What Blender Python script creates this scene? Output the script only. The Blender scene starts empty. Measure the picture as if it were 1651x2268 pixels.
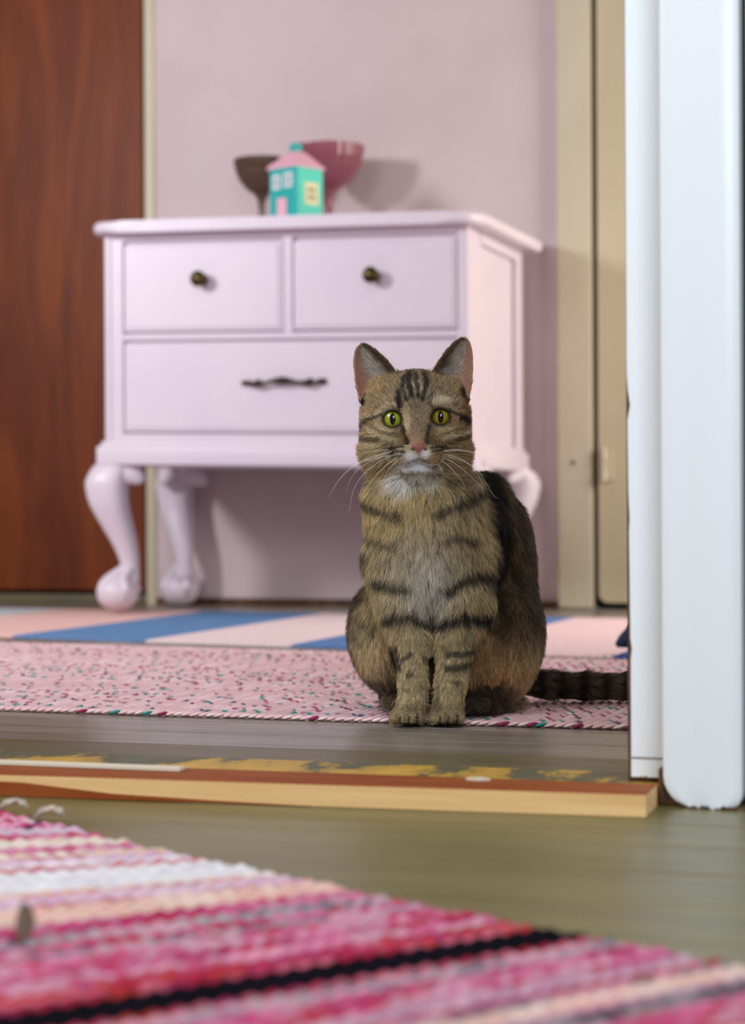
import bpy, bmesh, math, random
import numpy as np
from mathutils import Vector, Matrix, kdtree, noise as mnoise

# ------------------------------------------------------------------ camera
F_PX, PHI, HC, ROLL, HY = 4490.0, math.radians(18), 0.237, 0.0048, 1131.0
SC = bpy.context.scene
COL = SC.collection
cd = bpy.data.cameras.new('camera')
cam = bpy.data.objects.new('camera', cd); COL.objects.link(cam)
cd.sensor_fit = 'HORIZONTAL'; cd.sensor_width = 24.0
cd.lens = F_PX / 1651.0 * 24.0
cd.shift_y = 3.0 * -1 / 1651.0
cd.clip_start = 0.05
cd.dof.use_dof = True; cd.dof.focus_distance = 2.095; cd.dof.aperture_fstop = 4.6
cd.dof.aperture_blades = 9
cam.location = (0, 0, HC)
cam.rotation_euler = (Matrix.Rotation(PHI, 3, 'Z') @ Matrix.Rotation(math.pi / 2, 3, 'X') @ Matrix.Rotation(ROLL * -1, 3, 'Z')).to_euler()
SC.camera = cam

# ------------------------------------------------------------------ world, lights, exposure
SC.view_settings.view_transform = 'Standard'; SC.view_settings.look = 'None'
SC.view_settings.gamma = 1.0; SC.view_settings.use_curve_mapping = False
SC.view_settings.exposure = 0.0
wd = bpy.data.worlds.new('world'); SC.world = wd; wd.use_nodes = True
bg = wd.node_tree.nodes['Background']; bg.inputs[0].default_value = (1.0, 0.90, 0.84, 1); bg.inputs[1].default_value = 0.34

def area(name, loc, target, sx, sy, power, color):
    d = bpy.data.lights.new(name, 'AREA'); d.shape = 'RECTANGLE'; d.size = sx; d.size_y = sy
    d.energy = power; d.color = color
    o = bpy.data.objects.new(name, d); COL.objects.link(o); o.location = loc
    o.rotation_euler = (Vector(target) - Vector(loc)).to_track_quat('-Z', 'Y').to_euler()
    return o
area('window_daylight', (-2.78, 2.15, 1.42), (-1.35, 4.3, 0.8), 0.30, 0.42, 33, (0.93, 0.94, 1.0))
area('side_window', (0.5, 4.05, 0.9), (-1.1, 4.2, 0.6), 0.45, 0.9, 26, (1.0, 0.93, 0.86))
area('room_daylight', (0.9, -0.6, 1.5), (-0.3, 1.7, 0.5), 1.2, 1.4, 52, (0.78, 0.88, 1.0))
area('front_daylight', (-1.5, 0.4, 1.7), (-0.5, 2.2, 0.2), 0.9, 0.9, 22, (0.92, 0.95, 1.0))

# ------------------------------------------------------------------ helpers
def srgb(r, g, b):
    return tuple(((c / 255) / 12.92 if c / 255 <= .04045 else ((c / 255 + .055) / 1.055) ** 2.4) for c in (r, g, b)) + (1.0,)

def new_mat(name):
    m = bpy.data.materials.new(name); m.use_nodes = True
    return m, m.node_tree, m.node_tree.nodes['Principled BSDF']

def mat(name, rgb, rough=.5, rgb2=None, scale=(8, 8, 8), detail=4, lo=.4, hi=.6, bump=0, bscale=None, metal=0, coat=0, spec=.5, distort=0, sheen=0):
    m, nt, p = new_mat(name)
    p.inputs['Base Color'].default_value = srgb(*rgb); p.inputs['Roughness'].default_value = rough
    p.inputs['Metallic'].default_value = metal; p.inputs['Coat Weight'].default_value = coat
    p.inputs['Specular IOR Level'].default_value = spec
    p.inputs['Sheen Weight'].default_value = sheen
    N, L = nt.nodes.new, nt.links.new
    tc = N('ShaderNodeTexCoord')
    def nz(sc, det, dis=0):
        mp = N('ShaderNodeMapping'); mp.inputs['Scale'].default_value = sc
        L(tc.outputs['Object'], mp.inputs['Vector'])
        n = N('ShaderNodeTexNoise'); n.inputs['Scale'].default_value = 1; n.inputs['Detail'].default_value = det
        n.inputs['Distortion'].default_value = dis
        L(mp.outputs[0], n.inputs['Vector']); return n
    if rgb2:
        n = nz(scale, detail, distort)
        r = N('ShaderNodeValToRGB'); r.color_ramp.elements[0].position = lo; r.color_ramp.elements[1].position = hi
        r.color_ramp.elements[0].color = srgb(*rgb); r.color_ramp.elements[1].color = srgb(*rgb2)
        L(n.outputs['Fac'], r.inputs[0]); L(r.outputs[0], p.inputs['Base Color'])
    if bump:
        n = nz(bscale or scale, 5)
        b = N('ShaderNodeBump'); b.inputs['Strength'].default_value = 1; b.inputs['Distance'].default_value = bump
        L(n.outputs['Fac'], b.inputs['Height']); L(b.outputs[0], p.inputs['Normal'])
    return m

def attr_mat(name, rough=.8, sheen=0, gain=1.0, spec=.3):
    m, nt, p = new_mat(name)
    a = nt.nodes.new('ShaderNodeAttribute'); a.attribute_name = 'col'
    nt.links.new(a.outputs['Color'], p.inputs['Base Color'])
    p.inputs['Roughness'].default_value = rough; p.inputs['Sheen Weight'].default_value = sheen
    p.inputs['Specular IOR Level'].default_value = spec
    return m

def link(name, me, m, parent=None):
    o = bpy.data.objects.new(name, me); COL.objects.link(o)
    if m is not None and len(me.materials) == 0:
        for mm in (m if isinstance(m, (list, tuple)) else [m]): me.materials.append(mm)
    if parent: o.parent = parent
    return o

def obj(name, bm, m, parent=None, smooth=None):
    me = bpy.data.meshes.new(name); bmesh.ops.recalc_face_normals(bm, faces=bm.faces)
    bm.to_mesh(me); bm.free()
    o = link(name, me, m, parent)
    if smooth is not None:
        if smooth >= 3.1: me.polygons.foreach_set('use_smooth', [True] * len(me.polygons))
        else: me.shade_smooth_by_angle(smooth) if hasattr(me, 'shade_smooth_by_angle') else me.set_sharp_from_angle(angle=smooth)
    return o

def smooth_by_angle(o, a=.6):
    me = o.data; me.polygons.foreach_set('use_smooth', [True] * len(me.polygons)); me.set_sharp_from_angle(angle=a)
    return o

def add_box(bm, x0, x1, y0, y1, z0, z1, bev=0, seg=2):
    r = bmesh.ops.create_cube(bm, size=1)
    vs = r['verts']
    for v in vs:
        v.co = Vector((x0 + (v.co.x + .5) * (x1 - x0), y0 + (v.co.y + .5) * (y1 - y0), z0 + (v.co.z + .5) * (z1 - z0)))
    if bev:
        es = list({e for v in vs for e in v.link_edges})
        bmesh.ops.bevel(bm, geom=es, offset=bev, segments=seg, profile=.5, affect='EDGES')
    return bm

def box(x0, x1, y0, y1, z0, z1, bev=0, seg=2):
    return add_box(bmesh.new(), x0, x1, y0, y1, z0, z1, bev, seg)

def add_lathe(bm, prof, n=32, c=(0, 0, 0), axis='Z', wob=None):
    rings = []
    for i, (r, h) in enumerate(prof):
        ring = []
        for k in range(n):
            a = 2 * math.pi * k / n
            rr = max(r, 1e-5) * (1 + (wob(a, i) if wob else 0))
            x, y, z = rr * math.cos(a), rr * math.sin(a), h
            if axis == 'Y': x, y, z = x, -z, y
            ring.append(bm.verts.new((c[0] + x, c[1] + y, c[2] + z)))
        rings.append(ring)
    for a, b in zip(rings, rings[1:]):
        for k in range(n):
            bm.faces.new((a[k], a[(k + 1) % n], b[(k + 1) % n], b[k]))
    bm.faces.new(rings[0]); bm.faces.new(rings[-1][::-1])
    return bm

def add_tube(bm, pts, radii, n=8, squash=None):
    rings = []; pts = [Vector(p) for p in pts]
    up = Vector((0, 0, 1))
    for i, p in enumerate(pts):
        t = (pts[min(i + 1, len(pts) - 1)] - pts[max(i - 1, 0)]).normalized()
        s = t.cross(up)
        if s.length < 1e-3: s = t.cross(Vector((0, 1, 0)))
        s.normalize(); u = s.cross(t)
        r = radii[i] if hasattr(radii, '__len__') else radii
        rings.append([bm.verts.new(p + (s * math.cos(2 * math.pi * k / n) + u * math.sin(2 * math.pi * k / n) * (squash or 1)) * r) for k in range(n)])
    for a, b in zip(rings, rings[1:]):
        for k in range(n): bm.faces.new((a[k], a[(k + 1) % n], b[(k + 1) % n], b[k]))
    bm.faces.new(rings[0]); bm.faces.new(rings[-1][::-1])
    return bm

def add_prism(bm, poly, z0, z1, bev=0, seg=3):
    lo = [bm.verts.new((x, y, z0)) for x, y in poly]; hi = [bm.verts.new((x, y, z1)) for x, y in poly]
    n = len(poly); bm.faces.new(lo); bm.faces.new(hi[::-1])
    for k in range(n): bm.faces.new((lo[k], lo[(k + 1) % n], hi[(k + 1) % n], hi[k]))
    if bev:
        es = [e for e in bm.edges if abs(e.verts[0].co.z - e.verts[1].co.z) < 1e-6]
        bmesh.ops.bevel(bm, geom=es, offset=bev, segments=seg, profile=.5, affect='EDGES')
    return bm

def thing(name, label, cat, loc=(0, 0, 0), rotz=0, group=None):
    o = bpy.data.objects.new(name, None); COL.objects.link(o); o.empty_display_size = .05
    o.location = loc; o.rotation_euler = (0, 0, rotz); tag(o, label, cat, group); return o

def tag(o, label, cat, group=None):
    o['label'] = label; o['category'] = cat
    if group: o['group'] = group
    return o

def struct(o):
    o['kind'] = 'structure'; return o

def set_cols(me, cols):
    a = me.color_attributes.new('col', 'FLOAT_COLOR', 'POINT')
    a.data.foreach_set('color', np.asarray(cols, dtype=np.float32).ravel())

# ------------------------------------------------------------------ materials
M = {}
M['wall_pink'] = mat('pink_wall_paint', (203, 182, 184), .75, (209, 189, 191), (3, 3, 3), bump=.0006, bscale=(160, 160, 160))
M['door_brown'] = mat('brown_door_wood', (122, 54, 8), .5, (88, 32, 3), (9, 9, 1.6), 5, .35, .68, distort=1.2, bump=.0004, bscale=(60, 60, 9), spec=.25)
M['cream'] = mat('cream_paint', (198, 186, 160), .45, (192, 178, 150), (6, 6, 2), bump=.0003, bscale=(50, 50, 8))
M['door_cream'] = mat('cream_door_paint', (194, 180, 148), .45, (188, 172, 140), (6, 6, 2))
M['dark_gap'] = mat('dark_gap', (30, 22, 16), .9)
M['dresser'] = mat('lavender_pink_furniture_paint', (226, 211, 221), .38, (222, 208, 220), (7, 7, 7), bump=.0003, bscale=(70, 70, 70))
M['brass'] = mat('antique_brass', (92, 76, 42), .38, (52, 42, 26), (120, 120, 120), metal=.85)
M['bronze'] = mat('dark_bronze', (48, 38, 32), .42, (72, 60, 48), (90, 90, 90), metal=.8)
M['floor_olive'] = mat('olive_floor_paint', (106, 97, 58), .36, (120, 110, 70), (5, 26, 5), 6, .35, .65, bump=.0006, bscale=(18, 60, 20))
M['floor_grey'] = mat('grey_olive_floor_paint', (138, 130, 122), .28, (116, 106, 92), (5, 30, 5), 6, .35, .65, bump=.0008, bscale=(16, 90, 20))
def sill_mat():
    m, nt, p = new_mat('worn_sill_paint'); N, L = nt.nodes.new, nt.links.new
    tc = N('ShaderNodeTexCoord'); mp = N('ShaderNodeMapping'); mp.inputs['Scale'].default_value = (24, 12, 12); L(tc.outputs['Object'], mp.inputs['Vector'])
    n = N('ShaderNodeTexNoise'); n.inputs['Scale'].default_value = 1; n.inputs['Detail'].default_value = 10; n.inputs['Roughness'].default_value = .78; L(mp.outputs[0], n.inputs['Vector'])
    mp2 = N('ShaderNodeMapping'); mp2.inputs['Scale'].default_value = (7, 3, 3); L(tc.outputs['Object'], mp2.inputs['Vector'])
    n2 = N('ShaderNodeTexNoise'); n2.inputs['Scale'].default_value = 1; n2.inputs['Detail'].default_value = 1; L(mp2.outputs[0], n2.inputs['Vector'])
    ad = N('ShaderNodeMath'); ad.operation = 'ADD'; L(n.outputs['Fac'], ad.inputs[0]); L(n2.outputs['Fac'], ad.inputs[1])
    sx = N('ShaderNodeSeparateXYZ'); L(tc.outputs['Object'], sx.inputs[0])
    mr = N('ShaderNodeMapRange'); mr.inputs['From Min'].default_value = 1.60; mr.inputs['From Max'].default_value = 1.69; mr.inputs['To Min'].default_value = .10; mr.inputs['To Max'].default_value = -.02; L(sx.outputs['Y'], mr.inputs['Value'])
    a2 = N('ShaderNodeMath'); a2.operation = 'ADD'; L(ad.outputs[0], a2.inputs[0]); L(mr.outputs[0], a2.inputs[1])
    r = N('ShaderNodeValToRGB'); e = r.color_ramp.elements; e[0].position = .40; e[0].color = srgb(96, 96, 74); e[1].position = 1.0; e[1].color = srgb(226, 186, 84)
    q = e.new(.500); q.color = srgb(84, 82, 58); q = e.new(.518); q.color = srgb(176, 140, 54); q = e.new(.59); q.color = srgb(206, 160, 62)
    hf = N('ShaderNodeMath'); hf.operation = 'MULTIPLY'; hf.inputs[1].default_value = .5; L(a2.outputs[0], hf.inputs[0]); L(hf.outputs[0], r.inputs[0]); L(r.outputs[0], p.inputs['Base Color'])
    b = N('ShaderNodeBump'); b.inputs['Distance'].default_value = .0015; L(n.outputs['Fac'], b.inputs['Height']); L(b.outputs[0], p.inputs['Normal'])
    p.inputs['Roughness'].default_value = .45; return m
M['sill'] = sill_mat()
M['sill_plain'] = mat('olive_sill_paint', (102, 92, 66), .4, (92, 84, 60), (8, 40, 8), bump=.0005, bscale=(30, 80, 20))
M['plank_side'] = mat('bare_pine', (236, 198, 138), .6, (222, 178, 116), (6, 60, 160), 5, .3, .7)
M['plank_top'] = mat('red_brown_stain', (132, 60, 22), .6, (152, 82, 40), (8, 60, 40), 5, .35, .65, spec=.15)
M['bare_wood'] = mat('dark_bare_wood', (104, 66, 34), .7, (62, 38, 20), (40, 40, 40))
M['white_strip'] = mat('off_white_strip', (216, 206, 184), .6)

def white_paint():
    m, nt, p = new_mat('chipped_white_paint'); N, L = nt.nodes.new, nt.links.new
    tc = N('ShaderNodeTexCoord')
    mp = N('ShaderNodeMapping'); mp.inputs['Scale'].default_value = (150, 150, 5); L(tc.outputs['Object'], mp.inputs['Vector'])
    n = N('ShaderNodeTexNoise'); n.inputs['Scale'].default_value = 1; n.inputs['Detail'].default_value = 4; L(mp.outputs[0], n.inputs['Vector'])
    n2 = N('ShaderNodeTexNoise'); n2.inputs['Scale'].default_value = 70; n2.inputs['Detail'].default_value = 4; L(tc.outputs['Object'], n2.inputs['Vector'])
    r = N('ShaderNodeValToRGB'); r.color_ramp.elements[0].position = .80; r.color_ramp.elements[1].position = .82
    r.color_ramp.elements[0].color = srgb(232, 238, 240); r.color_ramp.elements[1].color = srgb(164, 128, 78)
    sx = N('ShaderNodeSeparateXYZ'); L(tc.outputs['Object'], sx.inputs[0])
    mr = N('ShaderNodeMapRange'); mr.inputs['From Min'].default_value = .012; mr.inputs['From Max'].default_value = .05; mr.inputs['To Min'].default_value = .13; mr.inputs['To Max'].default_value = 0; L(sx.outputs['Z'], mr.inputs['Value'])
    ad = N('ShaderNodeMath'); ad.operation = 'ADD'; L(n2.outputs['Fac'], ad.inputs[0]); L(mr.outputs[0], ad.inputs[1]); L(ad.outputs[0], r.inputs[0]); L(r.outputs[0], p.inputs['Base Color'])
    b = N('ShaderNodeBump'); b.inputs['Distance'].default_value = .0006; b.inputs['Strength'].default_value = .8
    L(n.outputs['Fac'], b.inputs['Height']); L(b.outputs[0], p.inputs['Normal'])
    p.inputs['Roughness'].default_value = .28
    return m
M['white_paint'] = white_paint()
M['wall_near'] = mat('pale_grey_wall', (190, 198, 192), .7, (182, 190, 184), (6, 6, 6))

# ------------------------------------------------------------------ room structure
GAPZ = .0
floor = struct(obj('floor', box(-3.2, 2.0, -0.6, 5.0, -.06, -.012), M['dark_gap']))
random.seed(3)
def board(x0, x1, y0, y1, z, m):
    return obj('floorboard', box(x0, x1, y0 + .0012, y1 - .0012, z - .02, z, .0015, 1), m, floor)
y = -0.6
edges = [-.6 + .1 * k for k in range(0, 17)] + [1.02]
ys = [-.6, -.5, -.4, -.3, -.2, -.1, 0, .1, .2, .3, .4, .5, .6, .7, .8, .9, 1.003, 1.107, 1.211, 1.315, 1.42, 1.52, 1.65]
ys2 = [1.80, 1.905, 2.01, 2.115, 2.22, 2.325, 2.43, 2.535, 2.64, 2.745, 2.85, 2.955, 3.06, 3.165, 3.27, 3.375, 3.48, 3.585, 3.69, 3.795, 3.9, 4.005, 4.11, 4.215, 4.32, 4.425, 4.53]
for a, b in zip(ys, ys[1:]): board(-2.4, 1.6, a, b, 0.0, M['floor_olive'])
for a, b in zip(ys2, ys2[1:]): board(-3.2, 1.2, a, b, .012, M['floor_grey'])

# sill between the rooms
s1 = struct(obj('trim_1', box(-1.6, -.286, 1.58, 1.70, -.012, .0145, .002), M['sill']))
s2 = struct(obj('trim_2', box(-1.6, -.286, 1.70, 1.80, -.012, .013, .002), M['sill_plain']))
# threshold plank: stained top, bare pine edge, stained wedge left on the edge at the left
th = thing('threshold_plank', 'long brown-stained plank with bare pine front edge lying across the doorway floor', 'plank', (0, 0, 0))
bm = bmesh.new()
fx = lambda x: 1.514 + (x + .82) * .055
poly = [(-1.6, fx(-1.6)), (-.282, fx(-.282)), (-.284, 1.602), (-1.6, 1.575)]
add_prism(bm, poly, 0, .0185, .0008, 1)
pk = obj('plank', bm, [M['plank_top'], M['plank_side']], th)
for f in pk.data.polygons:
    f.material_index = 0 if f.normal.z > .5 else 1
bm = bmesh.new()   # leftover stained veneer on the left of the edge
a = [(-1.6, .0006, .0185), (-1.6, .0006, 0.0005)]
vs = [(-1.6, .0175), (-1.0, .0150), (-.80, .0120), (-.72, .0052), (-.62, .0022), (-.55, .0006), (-1.6, .0006)]
front = [bm.verts.new((x, fx(x) - .0012, z)) for x, z in vs]; back = [bm.verts.new((x, fx(x) + .0002, z)) for x, z in vs]
bm.faces.new(front); bm.faces.new(back[::-1])
for k in range(len(vs)): bm.faces.new((front[k], front[(k + 1) % len(vs)], back[(k + 1) % len(vs)], back[k]))
obj('stained_veneer', bm, M['plank_top'], th)['label'] = 'red-brown stain left on the pine edge'
ws = obj('wood_strip', box(-1.6, -.680, 1.566, 1.578, .0186, .0222, .0006, 1), M['white_strip'])
tag(ws, 'thin off-white strip lying on the back of the brown threshold plank', 'strip')
bm = bmesh.new(); add_prism(bm, [(-.436, 1.583), (-.424, 1.579), (-.416, 1.585), (-.424, 1.592), (-.433, 1.590)], .0187, .0204)
tag(obj('paint_chip', bm, M['white_strip']), 'small white paint chip on the brown plank below the cat', 'chip')

# door frame on the right: jamb board + architrave + wall
def jagged_jamb():
    bm = bmesh.new(); random.seed(8)
    n = 130; prev = None; H = 2.1
    for i in range(n + 1):
        z = .019 + (H - .019) * (i / n) ** 1.6
        k = mnoise.noise(Vector((z * 14, 3.1, 0))); k2 = mnoise.noise(Vector((z * 45, 9.1, 0)))
        e = -.3133 + .0022 * min(1, max(0, (.36 - z) / .25)) + max(0, (k - .28)) * .008 + max(0, k2 - .3) * .004
        ring = [bm.verts.new(c) for c in ((e, 1.6375, z), (-.235, 1.6375, z), (-.235, 1.642, z), (e, 1.642, z))]
        if prev:
            for q in range(4): bm.faces.new((prev[q], prev[(q + 1) % 4], ring[(q + 1) % 4], ring[q]))
        else: bm.faces.new(ring)
        prev = ring
    bm.faces.new(prev)
    return bm
door_frame = struct(obj('door_1', box(-.3145, -.235, 1.642, 1.80, 0, 2.1), M['bare_wood']))
obj('paint_skin', jagged_jamb(), M['white_paint'], door_frame)['label'] = 'chipped white paint on the jamb'
def architrave():
    # outline in x,z with the rounded, cut-away bottom corner; convex section in y
    bm = bmesh.new()
    nz_, nx = 60, 14; x0, x1 = -.2795, -.2215 + .004
    grid = []
    for i in range(nz_ + 1):
        t = i / nz_
        z = 2.1 * t ** 2.2 + .0
        # bottom left corner cut
        left = x0; right = x1
        if z < .026: left = x0 + .026 * (1 - math.sqrt(max(0, 1 - ((.026 - z) / .026) ** 2)))
        if z < .012: right = x1 - .010 * (1 - math.sqrt(max(0, 1 - ((.012 - z) / .012) ** 2)))
        row = []
        for j in range(nx + 1):
            s = j / nx
            e = min(s, 1 - s)
            yy = 1.604 + .0025 * math.exp(-s * 22) + .003 * math.exp(-(1 - s) * 20) + .0012 * math.sin(s * 7)
            row.append(bm.verts.new((left + (right - left) * s, yy, z)))
        grid.append(row)
    for a, b in zip(grid, grid[1:]):
        for j in range(nx): bm.faces.new((a[j], a[j + 1], b[j + 1], b[j]))
    bk = [[bm.verts.new((r[0].co.x, 1.637, r[0].co.z)), bm.verts.new((r[-1].co.x, 1.637, r[0].co.z))] for r in grid]
    for k in range(nz_):
        bm.faces.new((grid[k][0], grid[k + 1][0], bk[k + 1][0], bk[k][0]))
        bm.faces.new((grid[k][-1], bk[k][1], bk[k + 1][1], grid[k + 1][-1]))
        bm.faces.new((bk[k][0], bk[k + 1][0], bk[k + 1][1], bk[k][1]))
    bm.faces.new(grid[0] + [bk[0][1], bk[0][0]]); bm.faces.new(grid[-1][::-1] + [bk[-1][0], bk[-1][1]])
    return bm
obj('crack', box(-.3105, -.262, 1.6368, 1.638, .0342, .0351), M['bare_wood'], door_frame)
bm = bmesh.new(); random.seed(4)
for k in range(26):
    xx = -.268 + .058 * random.random() * 1.15; r_ = random.uniform(.0012, .003)
    add_tube(bm, [(xx - r_, 1.6015 + random.uniform(-.002, .001), .0006), (xx, 1.601, r_ * .8), (xx + r_, 1.602, .0006)], [.0004, r_ * .6, .0004], 6)
dirt = obj('debris', bm, M['bare_wood'], door_frame); dirt['kind'] = 'stuff'
ar = obj('architrave', architrave(), M['white_paint'], door_frame); smooth_by_angle(ar, .7)
struct(obj('trim_8', box(-.285, -.225, 1.6145, 1.636, 0, .030, .002), mat('dark_rotten_wood', (70, 44, 24), .8, (120, 84, 40), (60, 60, 60))))
wn = struct(obj('wall_right', box(-.2135, 1.6, 1.622, 1.80, 0, 2.5), M['wall_near']))
struct(obj('trim_3', box(-.262, -.2135, 1.64, 1.80, 0, 2.1), M['bare_wood']))

# back wall
wall_back = struct(obj('wall_back', box(-2.011, -1.017, 4.50, 4.60, .012, 2.5), M['wall_pink']))
struct(obj('wall_left', box(-3.2, -2.95, 4.50, 4.60, 0, 2.5), M['wall_pink']))
struct(obj('trim_4', box(-2.036, -2.011, 4.493, 4.60, .012, 2.2, .002), M['cream']))
d2 = struct(obj('door_2', box(-2.95, -2.0425, 4.497, 4.54, .046, 2.1, .002), M['door_brown']))
struct(obj('trim_5', box(-2.95, -2.036, 4.49, 4.60, .012, .036, .004), M['sill_plain']))
struct(obj('wall_back_recess', box(-2.95, -2.03, 4.56, 4.60, .03, 2.5), M['dark_gap'])).name = 'wall_rear'
cas = struct(obj('trim_6', box(-1.017, -.9365, 4.482, 4.60, .014, 2.2, .004), M['cream']))
bm = bmesh.new(); add_lathe(bm, [(.0045, 0), (.0045, .001), (.003, .0025), (0, .003)], 12, (-.98, 4.4815, .343), 'Y')
obj('screw_hole', bm, M['bronze'], cas)
def door3():
    bm = bmesh.new(); x0, x1, z0, z1, r = -.9235, -.10, .028, 2.1, .022
    pts = [(x0 + r - r * math.sin(a), z0 + r - r * math.cos(a)) for a in [k * math.pi / 12 for k in range(7)]] + [(x0, z1), (x1, z1), (x1, z0)]
    f = [bm.verts.new((x, 4.486, z)) for x, z in pts]; b = [bm.verts.new((x, 4.53, z)) for x, z in pts]
    bm.faces.new(f); bm.faces.new(b[::-1])
    for k in range(len(pts)): bm.faces.new((f[k], f[(k + 1) % len(pts)], b[(k + 1) % len(pts)], b[k]))
    return bm
d3 = struct(obj('door_3', door3(), M['door_cream']))
bm = bmesh.new(); add_tube(bm, [(-.909, 4.476, z) for z in (.296, .300, .322, .324, .346, .350, .374, .378)], [.002, .0065, .0065, .0045, .0045, .0065, .0065, .002], 12)
add_box(bm, -.905, -.889, 4.480, 4.486, .303, .371)
obj('hinge', bm, M['cream'], d3)
struct(obj('trim_7', box(-.9365, -.05, 4.535, 4.60, .012, 2.2), M['dark_gap']))
struct(obj('baseboard_back', box(-2.011, -1.017, 4.494, 4.5, .012, .030), M['bare_wood']))

# ------------------------------------------------------------------ dresser
SH = lambda x, z: z - .020 * (x + 1.49)
def shear(bm):
    for v in bm.verts: v.co.z = SH(v.co.x, v.co.z)
    return bm
dr = thing('dresser', 'pale lavender-pink painted chest of drawers on cabriole legs against the back wall', 'dresser', (-1.49, 4.23, .012))
DL = Vector((1.49, -4.23, -.012))
def dpart(name, bm, m, parent=None, smooth=False):
    for v in bm.verts: v.co += DL
    o = obj(name, bm, m, parent or dr)
    if smooth: smooth_by_angle(o, .7)
    return o
Y0 = 4.0
bm = bmesh.new()
for (a, b, c, d) in ((-1.908, -1.865, .375, .829), (-1.114, -1.092, .375, .829), (-1.4945, -1.4745, .6115, .8145), (-1.866, -1.113, .8135, .8285), (-1.866, -1.113, .600, .6125), (-1.866, -1.113, .3755, .398)):
    add_box(bm, a, b, Y0 + (.0004 if b - a > .3 else 0), Y0 + .022, c, d, .0015, 2)
add_box(bm, -1.9, -1.10, Y0 + .012, 4.455, .34, .826)
for xx in (-1.9075, -1.0985):
    add_box(bm, xx, xx + .006, Y0 + .012, Y0 + .115, .3765, .8275, .002)
for xx, s in ((-1.9065, -1), (-1.0935, 1)):
    add_box(bm, xx - .004, xx + .004, 4.40, 4.453, .3768, .8272, .001)
    add_box(bm, xx - .0035, xx + .0035, Y0 + .10, 4.41, .802, .8268, .001)
add_box(bm, -1.900, -1.893, Y0 - .004, Y0 + .004, .385, .825, .002)
dpart('carcass', shear(bm), M['dresser'])
bm = bmesh.new(); add_box(bm, -1.868, -1.11, Y0 + .014, Y0 + .0145 + .006, .39, .82)
dpart('drawer_recess', shear(bm), M['dresser'])
# moulded base / apron
bm = bmesh.new()
add_box(bm, -1.924, -1.076, Y0 - .016, 4.462, .330, .372, .006, 3)
add_box(bm, -1.916, -1.084, Y0 - .008, 4.458, .368, .382, .005, 3)
dpart('apron', shear(bm), M['dresser'], smooth=True)
# top board
bm = bmesh.new()
def corner(cx, sgn):
    return [(cx + sgn * x, yy) for x, yy in ((-.052, 3.960), (-.036, 3.963), (-.022, 3.972), (-.012, 3.986), (-.004, 4.004), (0, 4.03))]
pl = corner(-1.938, -1)[::-1] + [(-1.90 + .05 * k, 3.960) for k in range(1, 16)] + corner(-1.056, 1) + [(-1.048, 4.475), (-1.944, 4.475)]
add_prism(bm, pl, .828, .853, .009, 4)
dpart('tabletop', shear(bm), M['dresser'], smooth=True)
# drawers
def drawer(x0, x1, z0, z1):
    bm = bmesh.new()
    add_box(bm, x0, x1, Y0 + .001, Y0 + .02, z0, z1, .0025, 2)
    add_box(bm, x0 + .008, x1 - .008, Y0 - .002, Y0 + .01, z0 + .007, z1 - .007, .002, 2)
    return dpart('drawer', shear(bm), M['dresser'])
D1 = drawer(-1.8625, -1.4965, .6180, .8055); D2 = drawer(-1.4725, -1.1165, .6180, .8055); D3 = drawer(-1.8625, -1.1165, .4030, .5925)
for D, (kx, kz) in ((D1, (-1.678, .727)), (D2, (-1.293, .727))):
    bm = bmesh.new()
    add_lathe(bm, [(.0135, 0), (.0135, .002), (.009, .004), (.006, .009), (.0065, .013), (.012, .017), (.0165, .022), (.0172, .027), (.015, .0315), (.0105, .0335), (.0095, .0325), (.006, .034), (.0, .0345)], 32, (kx, Y0 - .002, SH(kx, kz)), 'Y', lambda a, i: .03 * math.cos(12 * a) if 5 < i < 9 else 0)
    dpart('knob', bm, M['brass'], D, True)
bm = bmesh.new(); hx, hz = -1.493, .508
pts = []; rad = []
for k in range(49):
    t = -1 + 2 * k / 48; X = hx + .0925 * t
    r = .0028 + .0048 * math.exp(-(t / .26) ** 2) + .0036 * math.exp(-((abs(t) - .62) / .13) ** 2) + .0012 * math.exp(-((abs(t) - .93) / .05) ** 2)
    pts.append((X, Y0 - .020 + .010 * abs(t) ** 4, hz + .003 * math.cos(t * 5))); rad.append(r)
add_tube(bm, pts, rad, 12)
for s in (-1, 1):
    add_lathe(bm, [(.008, 0), (.007, .003), (.004, .006), (.004, .020), (0, .022)], 14, (hx + s * .058, Y0 - .002, hz), 'Y')
    add_box(bm, hx + s * .085 - .010, hx + s * .085 + .010, Y0 - .004, Y0 - .0005, hz - .006, hz + .006, .001)
dpart('handle', bm, M['bronze'], D3, True)
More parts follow.
